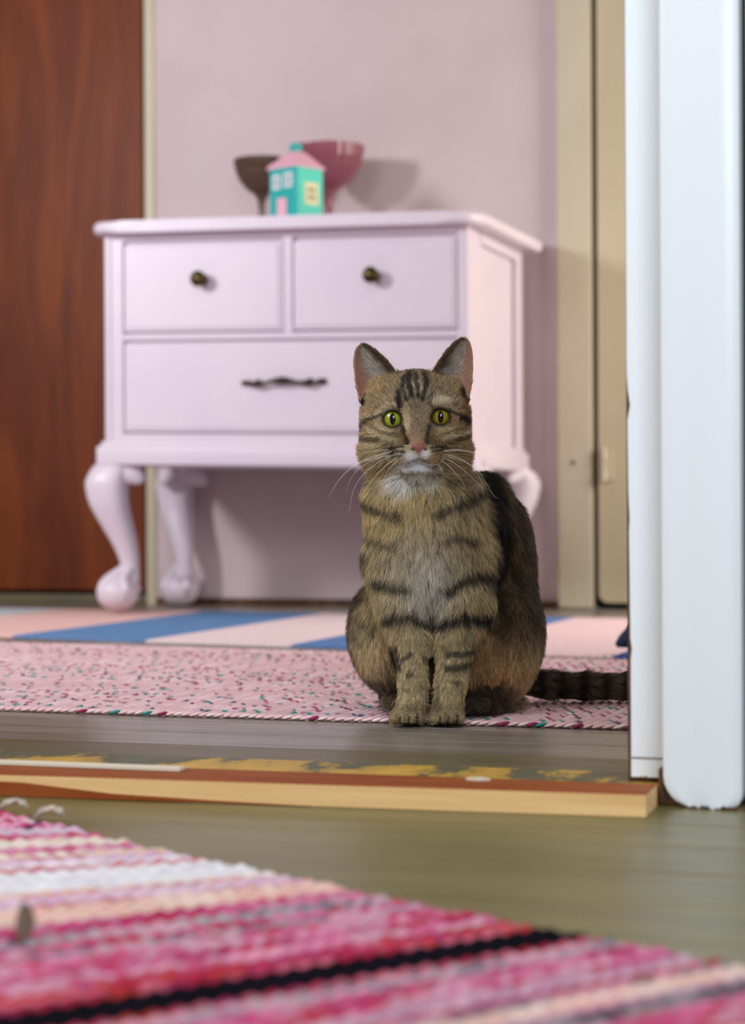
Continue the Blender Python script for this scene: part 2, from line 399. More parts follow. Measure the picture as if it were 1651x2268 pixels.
# cabriole legs
def cab_leg(sx, sy, z_floor):
    X = (-1.893 if sy < 0 else -1.918) if sx < 0 else (-1.107 if sy < 0 else -1.112); Y = 4.033 if sy < 0 else 4.425
    bm = bmesh.new()
    prof = [(.335, -.004, .040), (.325, -.008, .0445), (.306, -.016, .0450), (.290, -.0185, .0440), (.262, -.016, .0415), (.235, -.010, .038), (.205, -.001, .0335), (.175, .008, .0285), (.148, .0145, .0240), (.122, .0185, .0205), (.104, .0195, .0195), (.088, .018, .022), (.078, .014, .024)]
    rings = []; n = 28
    # densify by Catmull-Rom
    P = [np.array(p) for p in prof]; dense = []
    for i in range(len(P) - 1):
        p0, p1, p2, p3 = P[max(i - 1, 0)], P[i], P[i + 1], P[min(i + 2, len(P) - 1)]
        for t in (0, .25, .5, .75):
            dense.append(.5 * ((2 * p1) + (-p0 + p2) * t + (2 * p0 - 5 * p1 + 4 * p2 - p3) * t * t + (-p0 + 3 * p1 - 3 * p2 + p3) * t ** 3))
    dense.append(P[-1])
    for z, o, r in dense:
        ring = []
        for k in range(n):
            a = 2 * math.pi * k / n
            sq = 1 + .10 * abs(math.sin(2 * a)) ** 1.5 * min(1, max(0, (z - .1) / .15))
            ring.append(bm.verts.new((X - sx * o + r * sq * math.cos(a), Y - sy * o + r * sq * math.sin(a), z)))
        rings.append(ring)
    for v in [v for r in rings for v in r]: pass
    for a_, b_ in zip(rings, rings[1:]):
        for k in range(n): bm.faces.new((a_[k], a_[(k + 1) % n], b_[(k + 1) % n], b_[k]))
    bm.faces.new(rings[0]); bm.faces.new(rings[-1][::-1])
    # side ears of the knee under the apron
    ex = X - sx * .045; ey = Y - sy * .010
    add_tube(bm, [(X - sx * t, Y + sy * .012, .333 - .5 * t * t / .085 - .008) for t in (0.01, .03, .045, .058, .064)], [.030, .026, .021, .014, .006], 14)
    add_tube(bm, [(X + sx * .012, Y - sy * t, .333 - .5 * t * t / .085 - .008) for t in (0.01, .03, .045, .058, .064)], [.030, .026, .021, .014, .006], 14)
    # ball and claw foot
    r = bmesh.ops.create_uvsphere(bm, u_segments=36, v_segments=20, radius=1)
    zc = z_floor + .0395
    for v in r['verts']:
        c = v.co.copy(); a = math.atan2(c.y, c.x)
        claw = 1
        v.co = Vector((X + sx * .002 + c.x * .046 * claw, Y + sy * .002 + c.y * .046 * claw, zc + c.z * .0395))
    ax_, ay_ = X - sx * .0195, Y - sy * .0195
    for q in range(4):
        a = q * math.pi / 2 + math.pi / 4
        pts = [(ax_ + math.cos(a) * .006, ay_ + math.sin(a) * .006, .118)]
        for pol in (38, 60, 85, 108):
            pr_ = math.radians(pol); pts.append((X + math.cos(a) * .0425 * math.sin(pr_), Y + math.sin(a) * .0425 * math.sin(pr_), zc + .037 * math.cos(pr_)))
        add_tube(bm, pts, [.012, .0115, .0105, .0095, .006], 12)
    for v in bm.verts:
        if v.co.z > .28: v.co.z -= .020 * (v.co.x + 1.49) * (v.co.z - .28) / .055 * .8
    return bm
for sx in (-1, 1):
    for sy in (-1, 1):
        dpart('leg', cab_leg(sx, sy, .0205 if sy < 0 else .0125), M['dresser'], smooth=True)

# ------------------------------------------------------------------ things on the dresser
def glass(name, rgb, tr=.75):
    m, nt, p = new_mat(name)
    p.inputs['Base Color'].default_value = srgb(*rgb); p.inputs['Roughness'].default_value = .06
    p.inputs['Transmission Weight'].default_value = tr; p.inputs['IOR'].default_value = 1.45
    return m
def coupe(name, label, x, y_, R, zrim, zb, m):
    zt = SH(x - .042, .853) + .0002
    t = thing(name, label, 'glass bowl', (x, y_, zt), 0, 'footed glass bowls on the dresser')
    H = zrim - zt; B = zb - zt
    flute = lambda a, i: .022 * math.cos(26 * a)
    out = [(0.0, B), (.10 * R, B + .001), (.32 * R, B + .05 * (H - B)), (.58 * R, B + .20 * (H - B)), (.80 * R, B + .42 * (H - B)), (.93 * R, B + .65 * (H - B)), (.99 * R, B + .86 * (H - B)), (1.0 * R, H)]
    inn = [(r * .94 - .001 if r > .02 else r, z + .004) for r, z in out]; inn[-1] = (.955 * R, H)
    bm = bmesh.new(); add_lathe(bm, out + inn[::-1], 104, wob=lambda a, i: flute(a, i) if 1 < i < 14 else 0)
    smooth_by_angle(obj('bowl', bm, m, t), 1.2)
    bm = bmesh.new()
    add_lathe(bm, [(.50 * R, 0), (.52 * R, .003), (.44 * R, .008), (.22 * R, .013), (.13 * R, .022), (.11 * R, B * .45), (.17 * R, B * .55), (.11 * R, B * .66), (.15 * R, B * .9), (.30 * R, B + .006), (.0, B + .004)], 40)
    smooth_by_angle(obj('stem', bm, m, t), 1.2)
    return t
coupe('footed_bowl', 'dark brown footed glass bowl on the dresser, left of the house tin', -1.681, 4.36, .0635, 1.046, .962, glass('smoky_brown_glass', (104, 78, 66), .35))
coupe('footed_bowl', 'ribbed plum-pink footed glass bowl on the dresser, behind the house tin', -1.521, 4.365, .0815, 1.067, .965, glass('plum_pink_glass', (176, 104, 120), .5))

ht = thing('house_tin', 'small turquoise house-shaped tin with pink roof on top of the dresser', 'tin', (-1.5065, 4.115, SH(-1.60, .853) + .0002), PHI)
hw = .088; al = math.atan2(.059, .065)
Lv = Vector((-math.cos(al), math.sin(al), 0)); Rv = Vector((math.sin(al), math.cos(al), 0))
def hmat(name, rgb, rough=.35): return mat(name, rgb, rough)
T1 = hmat('turquoise', (34, 172, 168)); TL = hmat('light_turquoise', (84, 216, 192)); PK = hmat('tin_pink', (238, 178, 196)); WH = hmat('tin_window_white', (214, 224, 226)); YC = hmat('tin_window_cream', (236, 226, 176)); DK = hmat('tin_window_glass', (110, 120, 110))
HH = .131
def hbox(o0, u, v, a0, a1, b0, b1, d0, d1):
    """box on a face: u along face, v up, outward normal n"""
    bm = bmesh.new(); n = u.cross(Vector((0, 0, 1))); 
    if n.y > 0: n = -n
    vs = [bm.verts.new(o0 + u * a + Vector((0, 0, b)) + n * d) for d in (d0, d1) for a, b in ((a0, b0), (a1, b0), (a1, b1), (a0, b1))]
    bm.faces.new(vs[:4]); bm.faces.new(vs[4:][::-1])
    for k in range(4): bm.faces.new((vs[k], vs[(k + 1) % 4], vs[4 + (k + 1) % 4], vs[4 + k]))
    return bm
bm = bmesh.new(); q = [Vector((0, 0, 0)), Rv * hw, Rv * hw + Lv * hw, Lv * hw]
add_prism(bm, [(p.x, p.y) for p in q], 0, HH)
es = [e for e in bm.edges if abs(e.verts[0].co.z - e.verts[1].co.z) > .01]
bmesh.ops.bevel(bm, geom=es, offset=.007, segments=1, affect='EDGES')
obj('walls', bm, T1, ht)
bm = bmesh.new(); cc = (Rv + Lv) * hw * .5; lo, mid, hi = [], [], []
for p in q:
    d = (p - cc).normalized()
    lo.append(bm.verts.new(p + d * .002 + Vector((0, 0, HH - .003)))); mid.append(bm.verts.new(p + d * .002 + Vector((0, 0, HH + .001)))); hi.append(bm.verts.new(cc + d * .020 + Vector((0, 0, HH + .036))))
bm.faces.new(lo); bm.faces.new(hi[::-1])
for A, B in ((lo, mid), (mid, hi)):
    for k in range(4): bm.faces.new((A[k], A[(k + 1) % 4], B[(k + 1) % 4], B[k]))
obj('roof', bm, PK, ht)
bm = bmesh.new(); add_lathe(bm, [(.012, HH + .034), (.013, HH + .042), (.0155, HH + .046), (.014, HH + .052), (.008, HH + .056), (0, HH + .057)], 24, (cc.x, cc.y, 0))
smooth_by_angle(obj('chimney_knob', bm, T1, ht), .8)
O0 = Vector((0, 0, 0))
def hwin(u, a, b, w, h, fm, gm):
    f = obj('window', hbox(O0, u, None, a - w / 2, a + w / 2, b - h / 2, b + h / 2, -.001, .0015), fm, ht)
    for s in (-1, 1):
        for s2 in (-1, 1):
            obj('pane', hbox(O0, u, None, a + s * w * .17 - w * .1, a + s * w * .17 + w * .1, b + s2 * h * .17 - h * .1, b + s2 * h * .17 + h * .1, .001, .002), gm, f)
hwin(Lv, .060, .108 - .010, .026, .032, WH, DK); hwin(Lv, .024, .108 - .008, .026, .032, WH, DK)
hwin(Rv, .046, .072, .042, .048, YC, DK)
obj('front_door', hbox(O0, Lv, None, .030, .058, .0, .062, -.001, .0015), PK, ht)
obj('corner_strip', hbox(O0, Rv, None, .006, .016, 0, HH - .004, -.001, .0006), TL, ht)
obj('side_panel', hbox(O0, Rv, None, .016, .082, 0.002, HH - .004, -.001, .0003), TL, ht)

# ------------------------------------------------------------------ woven rugs (cord by cord)
RG = attr_mat('rug_cotton', .95, 0, 1, .08)
def cord_mesh(name, L, w, h, pitch, phase, colf, rnd, tipr=1.0, nseg=2):
    n = int(L / pitch * nseg); prof = [(-1, 0), (-.78, .62), (0, 1), (.78, .62), (1, 0)]
    V = []; Fc = []; C = []
    for i in range(n + 1):
        s = i / n * L
        bump = .82 + .18 * math.cos(2 * math.pi * s / pitch + phase)
        e = min(s, L - s) / (w * .5)
        tip = math.sqrt(max(.02, 1 - (1 - min(1, e)) ** 2))
        skew = .25 * w * math.sin(2 * math.pi * s / pitch + phase)
        c = colf(s, i)
        for (a, b) in prof:
            V.append((a * w * .5 * (tip * .7 + .3) + skew * b * .5, s, b * h * bump * tip)); C.append(c)
    m_ = len(prof)
    for i in range(n):
        for k in range(m_ - 1):
            a = i * m_ + k; Fc.append((a, a + 1, a + m_ + 1, a + m_))
    Fc.append(tuple(range(m_))[::-1]); Fc.append(tuple(n * m_ + k for k in range(m_)))
    me = bpy.data.meshes.new(name); me.from_pydata(V, [], Fc); me.polygons.foreach_set('use_smooth', [True] * len(Fc))
    set_cols(me, C); me.materials.append(RG); return me
def jit(c, a, rnd):
    k = 1 + rnd.uniform(-a, a); return tuple(x * k for x in c[:3]) + (1,)
PINKB = srgb(218, 180, 186); PINKL = srgb(228, 196, 200)
SPK = [srgb(70, 140, 140), srgb(150, 60, 92), srgb(172, 90, 110), srgb(104, 96, 116), srgb(92, 130, 130), srgb(130, 60, 84)]
rnd = random.Random(5)
def speck_cols(L, dens):
    segs = []; s = 0
    while s < L:
        ln = rnd.uniform(.012, .05); segs.append((s, s + ln, jit(rnd.choice([PINKB, PINKL, PINKB]), .05, rnd)))
        s += ln
        if rnd.random() < dens:
            ln = rnd.uniform(.006, .018); segs.append((s, s + ln, rnd.choice(SPK))); s += ln
    def f(s_, i):
        for a, b, c in segs:
            if a <= s_ < b: return c
        return PINKB
    return f
FZ = .012
r1 = thing('speckled_rug', 'pink cotton rag rug flecked with teal and burgundy under the sitting cat', 'rug', (-1.0, 2.05, FZ))
PW = .0100; LEN = 1.02
var = [cord_mesh('weft_cord', LEN, .0112, .0052, .0105, (k % 2) * math.pi + rnd.uniform(-.4, .4), speck_cols(LEN, .42), rnd) for k in range(16)]
i = 0; x = -2.28
while x < .18:
    me = var[(rnd.randrange(8)) * 2 + i % 2]
    o = bpy.data.objects.new('weft_cord', me); COL.objects.link(o); o.parent = r1
    wav = .0022 * max(0, math.sin((x + .62) * 14)) if x > -.6 else 0
    o.location = (x + 1.0, rnd.uniform(-.0015, .0015) + .006 * math.sin(x * 3), 0.0004)
    o.rotation_euler = (0, 0, rnd.uniform(-.002, .002))
    o.scale = (1, (min(3.13, 3.10 - .125 * (x + 1.7)) - 2.05) / LEN, 1)
    x += PW; i += 1
# twisted selvage cord along the front
sv_mats = [mat('selvage_pink', (236, 196, 196), .85), mat('selvage_cream', (240, 214, 206), .85), mat('selvage_teal', (50, 140, 130), .85), mat('selvage_wine', (150, 40, 84), .85)]
def loop_mesh(m):
    bm = bmesh.new(); r = bmesh.ops.create_uvsphere(bm, u_segments=12, v_segments=8, radius=1)
    for v in r['verts']:
        c = v.co.copy(); v.co = Vector((c.x * .0064 + c.z * .0022, c.y * .0036, c.z * .0024 + c.x * .0008))
    me = bpy.data.meshes.new('selvage_loop'); bm.to_mesh(me); bm.free(); me.polygons.foreach_set('use_smooth', [True] * len(me.polygons)); me.materials.append(m); return me
lm = [loop_mesh(m) for m in sv_mats]
x = -2.28; cnt = 0
while x < .18:
    k = rnd.random(); me = lm[0] if k < .55 else lm[1] if k < .86 else lm[2] if k < .93 else lm[3]
    o = bpy.data.objects.new('selvage_loop', me); COL.objects.link(o); o.parent = r1
    o.location = (x + 1.0, -.0005 + .006 * math.sin(x * 3), .0032); o.scale = (rnd.uniform(.8, 1.15), 1, 1); o.rotation_euler = (0, 0, rnd.uniform(-.15, .1))
    x += rnd.uniform(.0088, .0112); cnt += 1

r2 = thing('striped_rug', 'pink, white and denim-blue block-striped woven rug in front of the dresser', 'rug', (-1.0, 3.1, FZ))
SB = [(-9, (196, 206, 212)), (-2.10, (226, 186, 178)), (-1.745, (100, 134, 178)), (-1.452, (228, 206, 208)), (-1.16, (96, 128, 178)), (-.885, (230, 200, 202)), (-.60, (70, 96, 158)), (-.40, (240, 206, 206))]
vcache = {}
x = -2.72; i = 0
while x < -.10:
    idx = max(k for k in range(len(SB)) if SB[k][0] <= x)
    key = (idx, i % 2, rnd.randrange(2))
    if key not in vcache:
        base = srgb(*SB[idx][1])
        vcache[key] = cord_mesh('weft_cord', 1.0, .0135, .005, .014, key[1] * math.pi, lambda s, q, b=base: jit(b, .13 if b[2] > b[0] else .05, rnd), rnd)
    o = bpy.data.objects.new('weft_cord', vcache[key]); COL.objects.link(o); o.parent = r2
    yf = 3.262 - .20 * (x + 1.77) if x > -1.77 else 3.262
    yf = max(yf, 2.985)
    yb = 4.155 - .08 * (x + 1.77)
    o.location = (x + 1.0, yf - 3.1, .0004); o.scale = (1, (yb - yf), 1)
    x += .012; i += 1

# near rag rug
r3 = thing('rag_rug', 'magenta, pink, white and black striped rag rug lying in the foreground', 'rug', (0, 0, 0))
sel = [(-.93, 1.505), (-.80, 1.436), (-.767, 1.413), (-.696, 1.368), (-.584, 1.291), (-.459, 1.217), (-.364, 1.160), (-.24, 1.093), (-.141, 1.045), (.0, .985), (.2, .90), (.42, .80)]
su = [0]
for a, b in zip(sel, sel[1:]): su.append(su[-1] + math.dist(a, b))
UX = lambda u: (np.interp(u, su, [p[0] for p in sel]), np.interp(u, su, [p[1] for p in sel]))
def pxu(px):  # photo column on the selvage -> arc length, control points measured once
    return np.interp(px, [-120, 0, 130, 330, 620, 880, 1270, 1651, 2100], [su[1] - .05, su[2], su[3], su[4], su[5], su[6], su[7], su[8], su[9]])
ANG = lambda u: math.radians(np.interp(u, [su[2], su[3], su[4], su[5], su[6], su[7], su[-1]], [24, 26, 33, 42, 50, 54, 57]))
ST = [(-200, 'pinkmix'), (60, 'pinkmix'), (120, 'darkmix'), (165, 'lilac'), (215, 'pink'), (250, 'cream'), (300, 'pink'), (335, 'cream'), (372, 'redmix'), (400, 'lilac'), (430, 'white'), (455, 'redmix'), (478, 'white'), (600, 'cream'), (625, 'redmix'), (650, 'lilac'), (690, 'redmix'), (712, 'peach'), (790, 'magenta'), (845, 'greymix'), (885, 'pink'), (912, 'magenta'), (940, 'greymix'), (975, 'pink'), (1040, 'magenta'), (1085, 'pink'), (1150, 'crimson'), (1212, 'black'), (1304, 'crimson'), (1345, 'greymix'), (1400, 'magenta'), (1460, 'pink'), (1500, 'magenta'), (1540, 'mauve'), (1580, 'crimson'), (1612, 'greymix'), (1640, 'peach'), (1700, 'mauve'), (1740, 'darkgrey'), (1775, 'pink'), (1840, 'magenta'), (1900, 'peach'), (1960, 'pink'), (2020, 'mauve')]
DS = lambda c: tuple(int((v * .86 + sum(c) / 3 * .14) * (.92 if sum(c) > 600 else .95)) for v in c)
RC = {'pinkmix': [(224, 130, 160), (150, 40, 70), (236, 190, 200), (200, 60, 100)], 'darkmix': [(70, 50, 80), (200, 60, 110), (230, 150, 180), (120, 110, 120)],
      'lilac': [(226, 190, 208), (232, 200, 214), (214, 170, 196)], 'pink': [(214, 104, 146), (222, 140, 166), (200, 80, 120), (206, 150, 168), (196, 60, 90)], 'cream': [(240, 222, 206), (236, 214, 200), (226, 190, 170)],
      'redmix': [(206, 96, 106), (216, 140, 150), (226, 180, 184)], 'white': [(234, 228, 232), (228, 218, 226), (238, 232, 232)], 'peach': [(238, 196, 172), (240, 204, 186), (232, 176, 160)],
      'magenta': [(196, 48, 104), (206, 84, 130), (172, 34, 80), (210, 104, 144), (190, 50, 70), (200, 130, 150)], 'greymix': [(176, 160, 166), (150, 140, 146), (206, 150, 166), (120, 112, 126)], 'crimson': [(180, 30, 58), (196, 54, 84), (170, 34, 86), (206, 90, 110), (190, 50, 40)],
      'black': [(10, 6, 16), (16, 8, 24)], 'mauve': [(186, 140, 160), (206, 160, 176), (190, 120, 150)], 'darkgrey': [(110, 100, 104), (150, 134, 138), (80, 72, 78)]}
u0, uE = su[1] + .02, su[-1] - .02
du = .0088; nrows = int((uE - u0) / du); LENV = .80
invp = [-120, 0, 130, 330, 620, 880, 1270, 1651, 2100]; invu = [pxu(p) for p in invp]
for i in range(nrows):
    ua, ub = u0 + i * du, u0 + (i + 1) * du
    pc = np.interp((ua + ub) / 2, invu, invp)
    key = [k for p, k in ST if p <= pc][-1]
    pal = [srgb(*DS(c)) for c in RC[key]]
    nv = 240; V = []; C = []; Fc = []; prof = [(0, 0), (.12, .7), (.5, 1), (.88, .7), (1, 0)]
    cur = rnd.choice(pal); left = 0; jag = rnd.uniform(-.006, .006)
    pa, pb = UX(ua), UX(ub + .0006); aa, ab = ANG(ua), ANG(ub)
    for j in range(nv + 1):
        v = LENV * j / nv + jag
        if left <= 0: cur = jit(rnd.choice(pal), .10, rnd); left = rnd.choice((2, 2, 4, 4, 6, 10))
        left -= 1
        ph = j * math.pi / 2 + (i % 2) * math.pi
        hh = .0048 + .0012 * math.cos(ph)
        tip = math.sqrt(max(.05, 1 - (1 - min(1, (j + .3) / 2)) ** 2))
        A = (pa[0] - v * math.cos(aa), pa[1] - v * math.sin(aa)); B = (pb[0] - v * math.cos(ab), pb[1] - v * math.sin(ab))
        dk = .86 + .14 * math.cos(ph)
        for t, h in prof:
            V.append((A[0] + (B[0] - A[0]) * t, A[1] + (B[1] - A[1]) * t, .0006 + h * hh * tip)); C.append((cur[0], cur[1], cur[2], 1))
    for j in range(nv):
        for k in range(4):
            a = j * 5 + k; Fc.append((a, a + 1, a + 6, a + 5))
    Fc.append((0, 1, 2, 3, 4)); Fc.append(tuple(nv * 5 + k for k in (4, 3, 2, 1, 0)))
    me = bpy.data.meshes.new('weft_row'); me.from_pydata(V, [], Fc); me.polygons.foreach_set('use_smooth', [True] * len(Fc)); set_cols(me, C); me.materials.append(RG)
    link('weft_row', me, None, r3)
FR = mat('fringe_cotton', (196, 184, 164), .9, (150, 140, 124), (200, 200, 200))
pe = UX(u0); ae = ANG(u0)
for k in range(9):
    v = .01 + k * .055; px_, py_ = pe[0] - v * math.cos(ae), pe[1] - v * math.sin(ae)
    bm = bmesh.new(); d = Vector((-.82, .5, 0)); q_ = Vector((px_ + .004, py_ - .004, .004)); w_ = rnd.uniform(-.4, .4)
    pts = [q_, q_ + d * .010 + Vector((0, 0, .006)), q_ + d * .020 + Vector((.004 * w_, 0, .007)), q_ + d * .032 + Vector((.010 * w_, .004, .002)), q_ + d * .045 + Vector((.014 * w_, 0, .0))]
    add_tube(bm, pts, [.0015, .002, .003, .0025, .001], 8, .8)
    smooth_by_angle(obj('fringe_tassel', bm, FR, r3), 1.5)
for (fx_, fy_, w_) in ((-.752, 1.410, .3), (-.706, 1.381, -.4)):
    bm = bmesh.new(); q_ = Vector((fx_ - .012, fy_ - .004, .006))
    add_tube(bm, [q_, q_ + Vector((.005, .004, .005)), q_ + Vector((.012, .008, .007)), q_ + Vector((.018, .008, .005)), q_ + Vector((.023, .006, .0015))], [.0015, .0035, .0028, .004, .0012], 8, .8)
    smooth_by_angle(obj('fringe_tassel', bm, FR, r3), 1.5)
# dry leaf crumb on the rag rug
bm = bmesh.new()
add_tube(bm, [(-.508, .960, .010), (-.512, .972, .016), (-.516, .980, .022), (-.520, .986, .026)], [.0015, .0055, .0045, .001], 8, .35)
lf = obj('dry_leaf', bm, mat('dry_leaf_brown', (92, 74, 58), .8)); smooth_by_angle(lf, 1.5); tag(lf, 'small curled brown dry leaf lying on the striped rag rug', 'leaf')

# dark blue cloth slipper mostly hidden behind the door frame
bm = bmesh.new()
add_tube(bm, [(-.602, 3.05, .030), (-.592, 3.052, .036), (-.57, 3.06, .048), (-.50, 3.075, .054), (-.44, 3.09, .052), (-.38, 3.10, .044), (-.33, 3.11, .036), (-.31, 3.112, .034)], [.004, .012, .026, .034, .034, .028, .018, .004], 16, .9)
for v in bm.verts: v.co.z = max(v.co.z, .0185)
sl = obj('slipper', bm, mat('navy_felt', (30, 38, 70), .9)); smooth_by_angle(sl, 1.5); tag(sl, 'dark navy slipper on the striped rug, half hidden behind the white door frame', 'slipper')
# ------------------------------------------------------------------ the cat
CZ, CX, PXM = 2.118, 0.058, 4490.0 / 2.118
c18, s18 = math.cos(PHI), math.sin(PHI)
cat = thing('cat', 'brown mackerel tabby cat sitting upright on the pink rug, looking at the viewer', 'cat', (CX * c18 - CZ * s18, CX * s18 + CZ * c18, FZ), PHI)
def LC(px, py, d):
    dx, dy = px - 825.5, py - HY
    a, b = (dx - ROLL * dy) / F_PX, (dy + ROLL * dx) / F_PX
    Z = CZ + d
    return np.array([a * Z - CX, d, HC - b * Z - FZ], dtype=np.float32)
H_ = 0.0016
GMIN = np.array([-.105, -.068, -.004]); GN = (np.array([.435, .36, .425]) / H_).astype(int)
SD = np.full(GN, .05, dtype=np.float32)
AX = [(GMIN[k] + H_ * np.arange(GN[k])).astype(np.float32) for k in range(3)]
def region(lo, hi, pad):
    i0 = [max(0, int((lo[k] - pad - GMIN[k]) / H_)) for k in range(3)]
    i1 = [min(GN[k], int((hi[k] + pad - GMIN[k]) / H_) + 2) for k in range(3)]
    sl = tuple(slice(a, b) for a, b in zip(i0, i1))
    return sl, AX[0][sl[0]][:, None, None], AX[1][sl[1]][None, :, None], AX[2][sl[2]][None, None, :]
def smin(a, b, k):
    h = np.clip(.5 + .5 * (b - a) / k, 0, 1); return b + (a - b) * h - k * h * (1 - h)
def ell(c, r, k=.012, rot=None, sub=False):
    c = np.asarray(c, dtype=np.float32); r = np.asarray(r, dtype=np.float32)
    R_ = float(max(r)) if rot is not None else r
    sl, X, Y, Z = region(c - R_, c + R_, k + .012 if not sub else k + .004)
    X, Y, Z = X - c[0], Y - c[1], Z - c[2]
    if rot is not None:
        m = np.array(rot)
        X, Y, Z = m[0][0] * X + m[0][1] * Y + m[0][2] * Z, m[1][0] * X + m[1][1] * Y + m[1][2] * Z, m[2][0] * X + m[2][1] * Y + m[2][2] * Z
    k0 = np.sqrt((X / r[0]) ** 2 + (Y / r[1]) ** 2 + (Z / r[2]) ** 2)
    k1 = np.sqrt((X / r[0] ** 2) ** 2 + (Y / r[1] ** 2) ** 2 + (Z / r[2] ** 2) ** 2)
    d = k0 * (k0 - 1) / np.maximum(k1, 1e-6)
    if sub: SD[sl] = -smin(-SD[sl], d, k)
    else: SD[sl] = smin(SD[sl], d, k)
def cone(a, b, ra, rb, k=.01, sub=False):
    a = np.asarray(a, dtype=np.float32); b = np.asarray(b, dtype=np.float32)
    rm = max(ra, rb)
    sl, X, Y, Z = region(np.minimum(a, b) - rm, np.maximum(a, b) + rm, k + .012)
    ab = b - a; L2 = float(ab @ ab) + 1e-12
    t = np.clip(((X - a[0]) * ab[0] + (Y - a[1]) * ab[1] + (Z - a[2]) * ab[2]) / L2, 0, 1)
    d = np.sqrt((X - a[0] - ab[0] * t) ** 2 + (Y - a[1] - ab[1] * t) ** 2 + (Z - a[2] - ab[2] * t) ** 2) - (ra + (rb - ra) * t)
    SD[sl] = -smin(-SD[sl], d, k) if sub else smin(SD[sl], d, k)
def E(px, py, d, rx, ry, rz, k=.02):
    s = F_PX / (CZ + d); ell(LC(px, py, d), (rx / s, ry, rz / s), k)
def K(a, b, ra, rb, k=.012):
    cone(LC(*a), LC(*b), ra * (CZ + a[2]) / F_PX, rb * (CZ + b[2]) / F_PX, k)

# trunk
E(935, 1085, .060, 118, .058, 85, .02)
E(945, 1170, .062, 120, .060, 95, .03)
E(945, 1265, .070, 118, .060, 100, .03)
E(1000, 1175, .125, 118, .060, 110, .03)
E(1040, 1270, .150, 128, .070, 130, .03)
E(1010, 1400, .165, 165, .075, 150, .03)
E(1105, 1400, .130, 88, .075, 135, .02)      # haunch, right of the picture
E(868, 1400, .135, 84, .075, 118, .02)       # haunch, left of the picture
E(1085, 1470, .085, 78, .040, 86, .02)
E(882, 1450, .090, 62, .040, 76, .02)
E(1000, 1480, .140, 130, .060, 80, .02)
E(1072, 1142, .115, 54, .048, 80, .03)
E(1122, 1222, .145, 40, .050, 88, .03)
# shoulders and forelegs
K((882, 1240, .055), (900, 1330, .045), 56, 50, .02)
K((900, 1330, .045), (912, 1430, .030), 50, 36, .014)
K((912, 1430, .030), (915, 1510, .012), 36, 28, .008)
K((915, 1510, .012), (909, 1572, .004), 28, 29, .006)
K((1030, 1240, .058), (1022, 1330, .046), 62, 54, .02)
K((1022, 1330, .046), (1008, 1430, .030), 54, 39, .014)
K((1008, 1430, .030), (999, 1510, .012), 39, 31, .008)
K((999, 1510, .012), (992, 1572, .004), 31, 31, .006)
for cx_, dd in ((902, 0), (990, 0)):
    E(cx_, 1584, .000, 38, .020, 20, .008)
    for ox, oy, od in ((-28, 1593, -.010), (-10, 1590, -.0195), (10, 1590, -.0195), (28, 1593, -.010)):
        E(cx_ + ox, oy, od, 11.5, .0105, 13, .0025)
# hind feet
K((1064, 1560, .040), (1140, 1550, .110), 12, 15, .008)
E(1056, 1560, .032, 20, .014, 12, .006)
K((876, 1546, .060), (858, 1524, .120), 11, 14, .008)
E(878, 1552, .052, 12, .014, 9, .006)
# tail
tp = [(1040, 1470, .190), (1130, 1508, .200), (1215, 1521, .202), (1300, 1524, .200), (1390, 1525, .198), (1480, 1526, .185), (1540, 1528, .160)]
tr_ = [27, 27, 26, 26, 25, 23, 19]
for a, b, ra, rb in zip(tp, tp[1:], tr_, tr_[1:]): K(a, b, ra, rb, .008)
# head
HO = LC(921, 930, .028)
hp = lambda x, y, z: HO + np.array([x, y, z], dtype=np.float32)
ell(hp(0, .014, .010), (.0475, .050, .0425), .018)
for s in (-1, 1):
    ell(hp(s * .030, .010, -.014), (.0255, .031, .027), .014)
    ell(hp(s * .035, .016, -.034), (.022, .03, .024), .014)
    ell(hp(s * .021, -.0235, .0135), (.015, .012, .008), .008)
    ell(hp(s * .028, -.016, -.016), (.017, .016, .013), .010)
for s in (-1, 1): ell(hp(s * .0385, .012, .010), (.0175, .030, .034), .012)
ell(hp(0, .012, -.036), (.040, .035, .028), .016)
cone(hp(0, -.026, .016), hp(0, -.0385, -.014), .0125, .0098, .010)
cone(hp(.001, -.0385, -.014), hp(.0022, -.0455, -.0285), .0098, .0078, .006)
ell(hp(.0024, -.0498, -.0305), (.0078, .0055, .0045), .003)                 # nose leather
ell(hp(.0024, -.0505, -.0345), (.0035, .004, .0035), .002)
for s in (-1, 1):
    ell(hp(.002 + s * .0112, -.0415, -.0385), (.0145, .0120, .0105), .005)
    ell(hp(.0024 + s * .0064, -.0530, -.0325), (.0018, .0022, .0011), .0010, sub=True)   # nostrils
ell(hp(.001, -.0305, -.0530), (.0150, .0125, .0080), .007)
cone(hp(.0024, -.0555, -.0385), hp(.002, -.0545, -.0440), .0007, .0007, .0014, sub=True)
for s in (-1, 1): cone(hp(.002, -.0545, -.0440), hp(.002 + s * .015, -.0475, -.0462), .0009, .0005, .0014, sub=True)
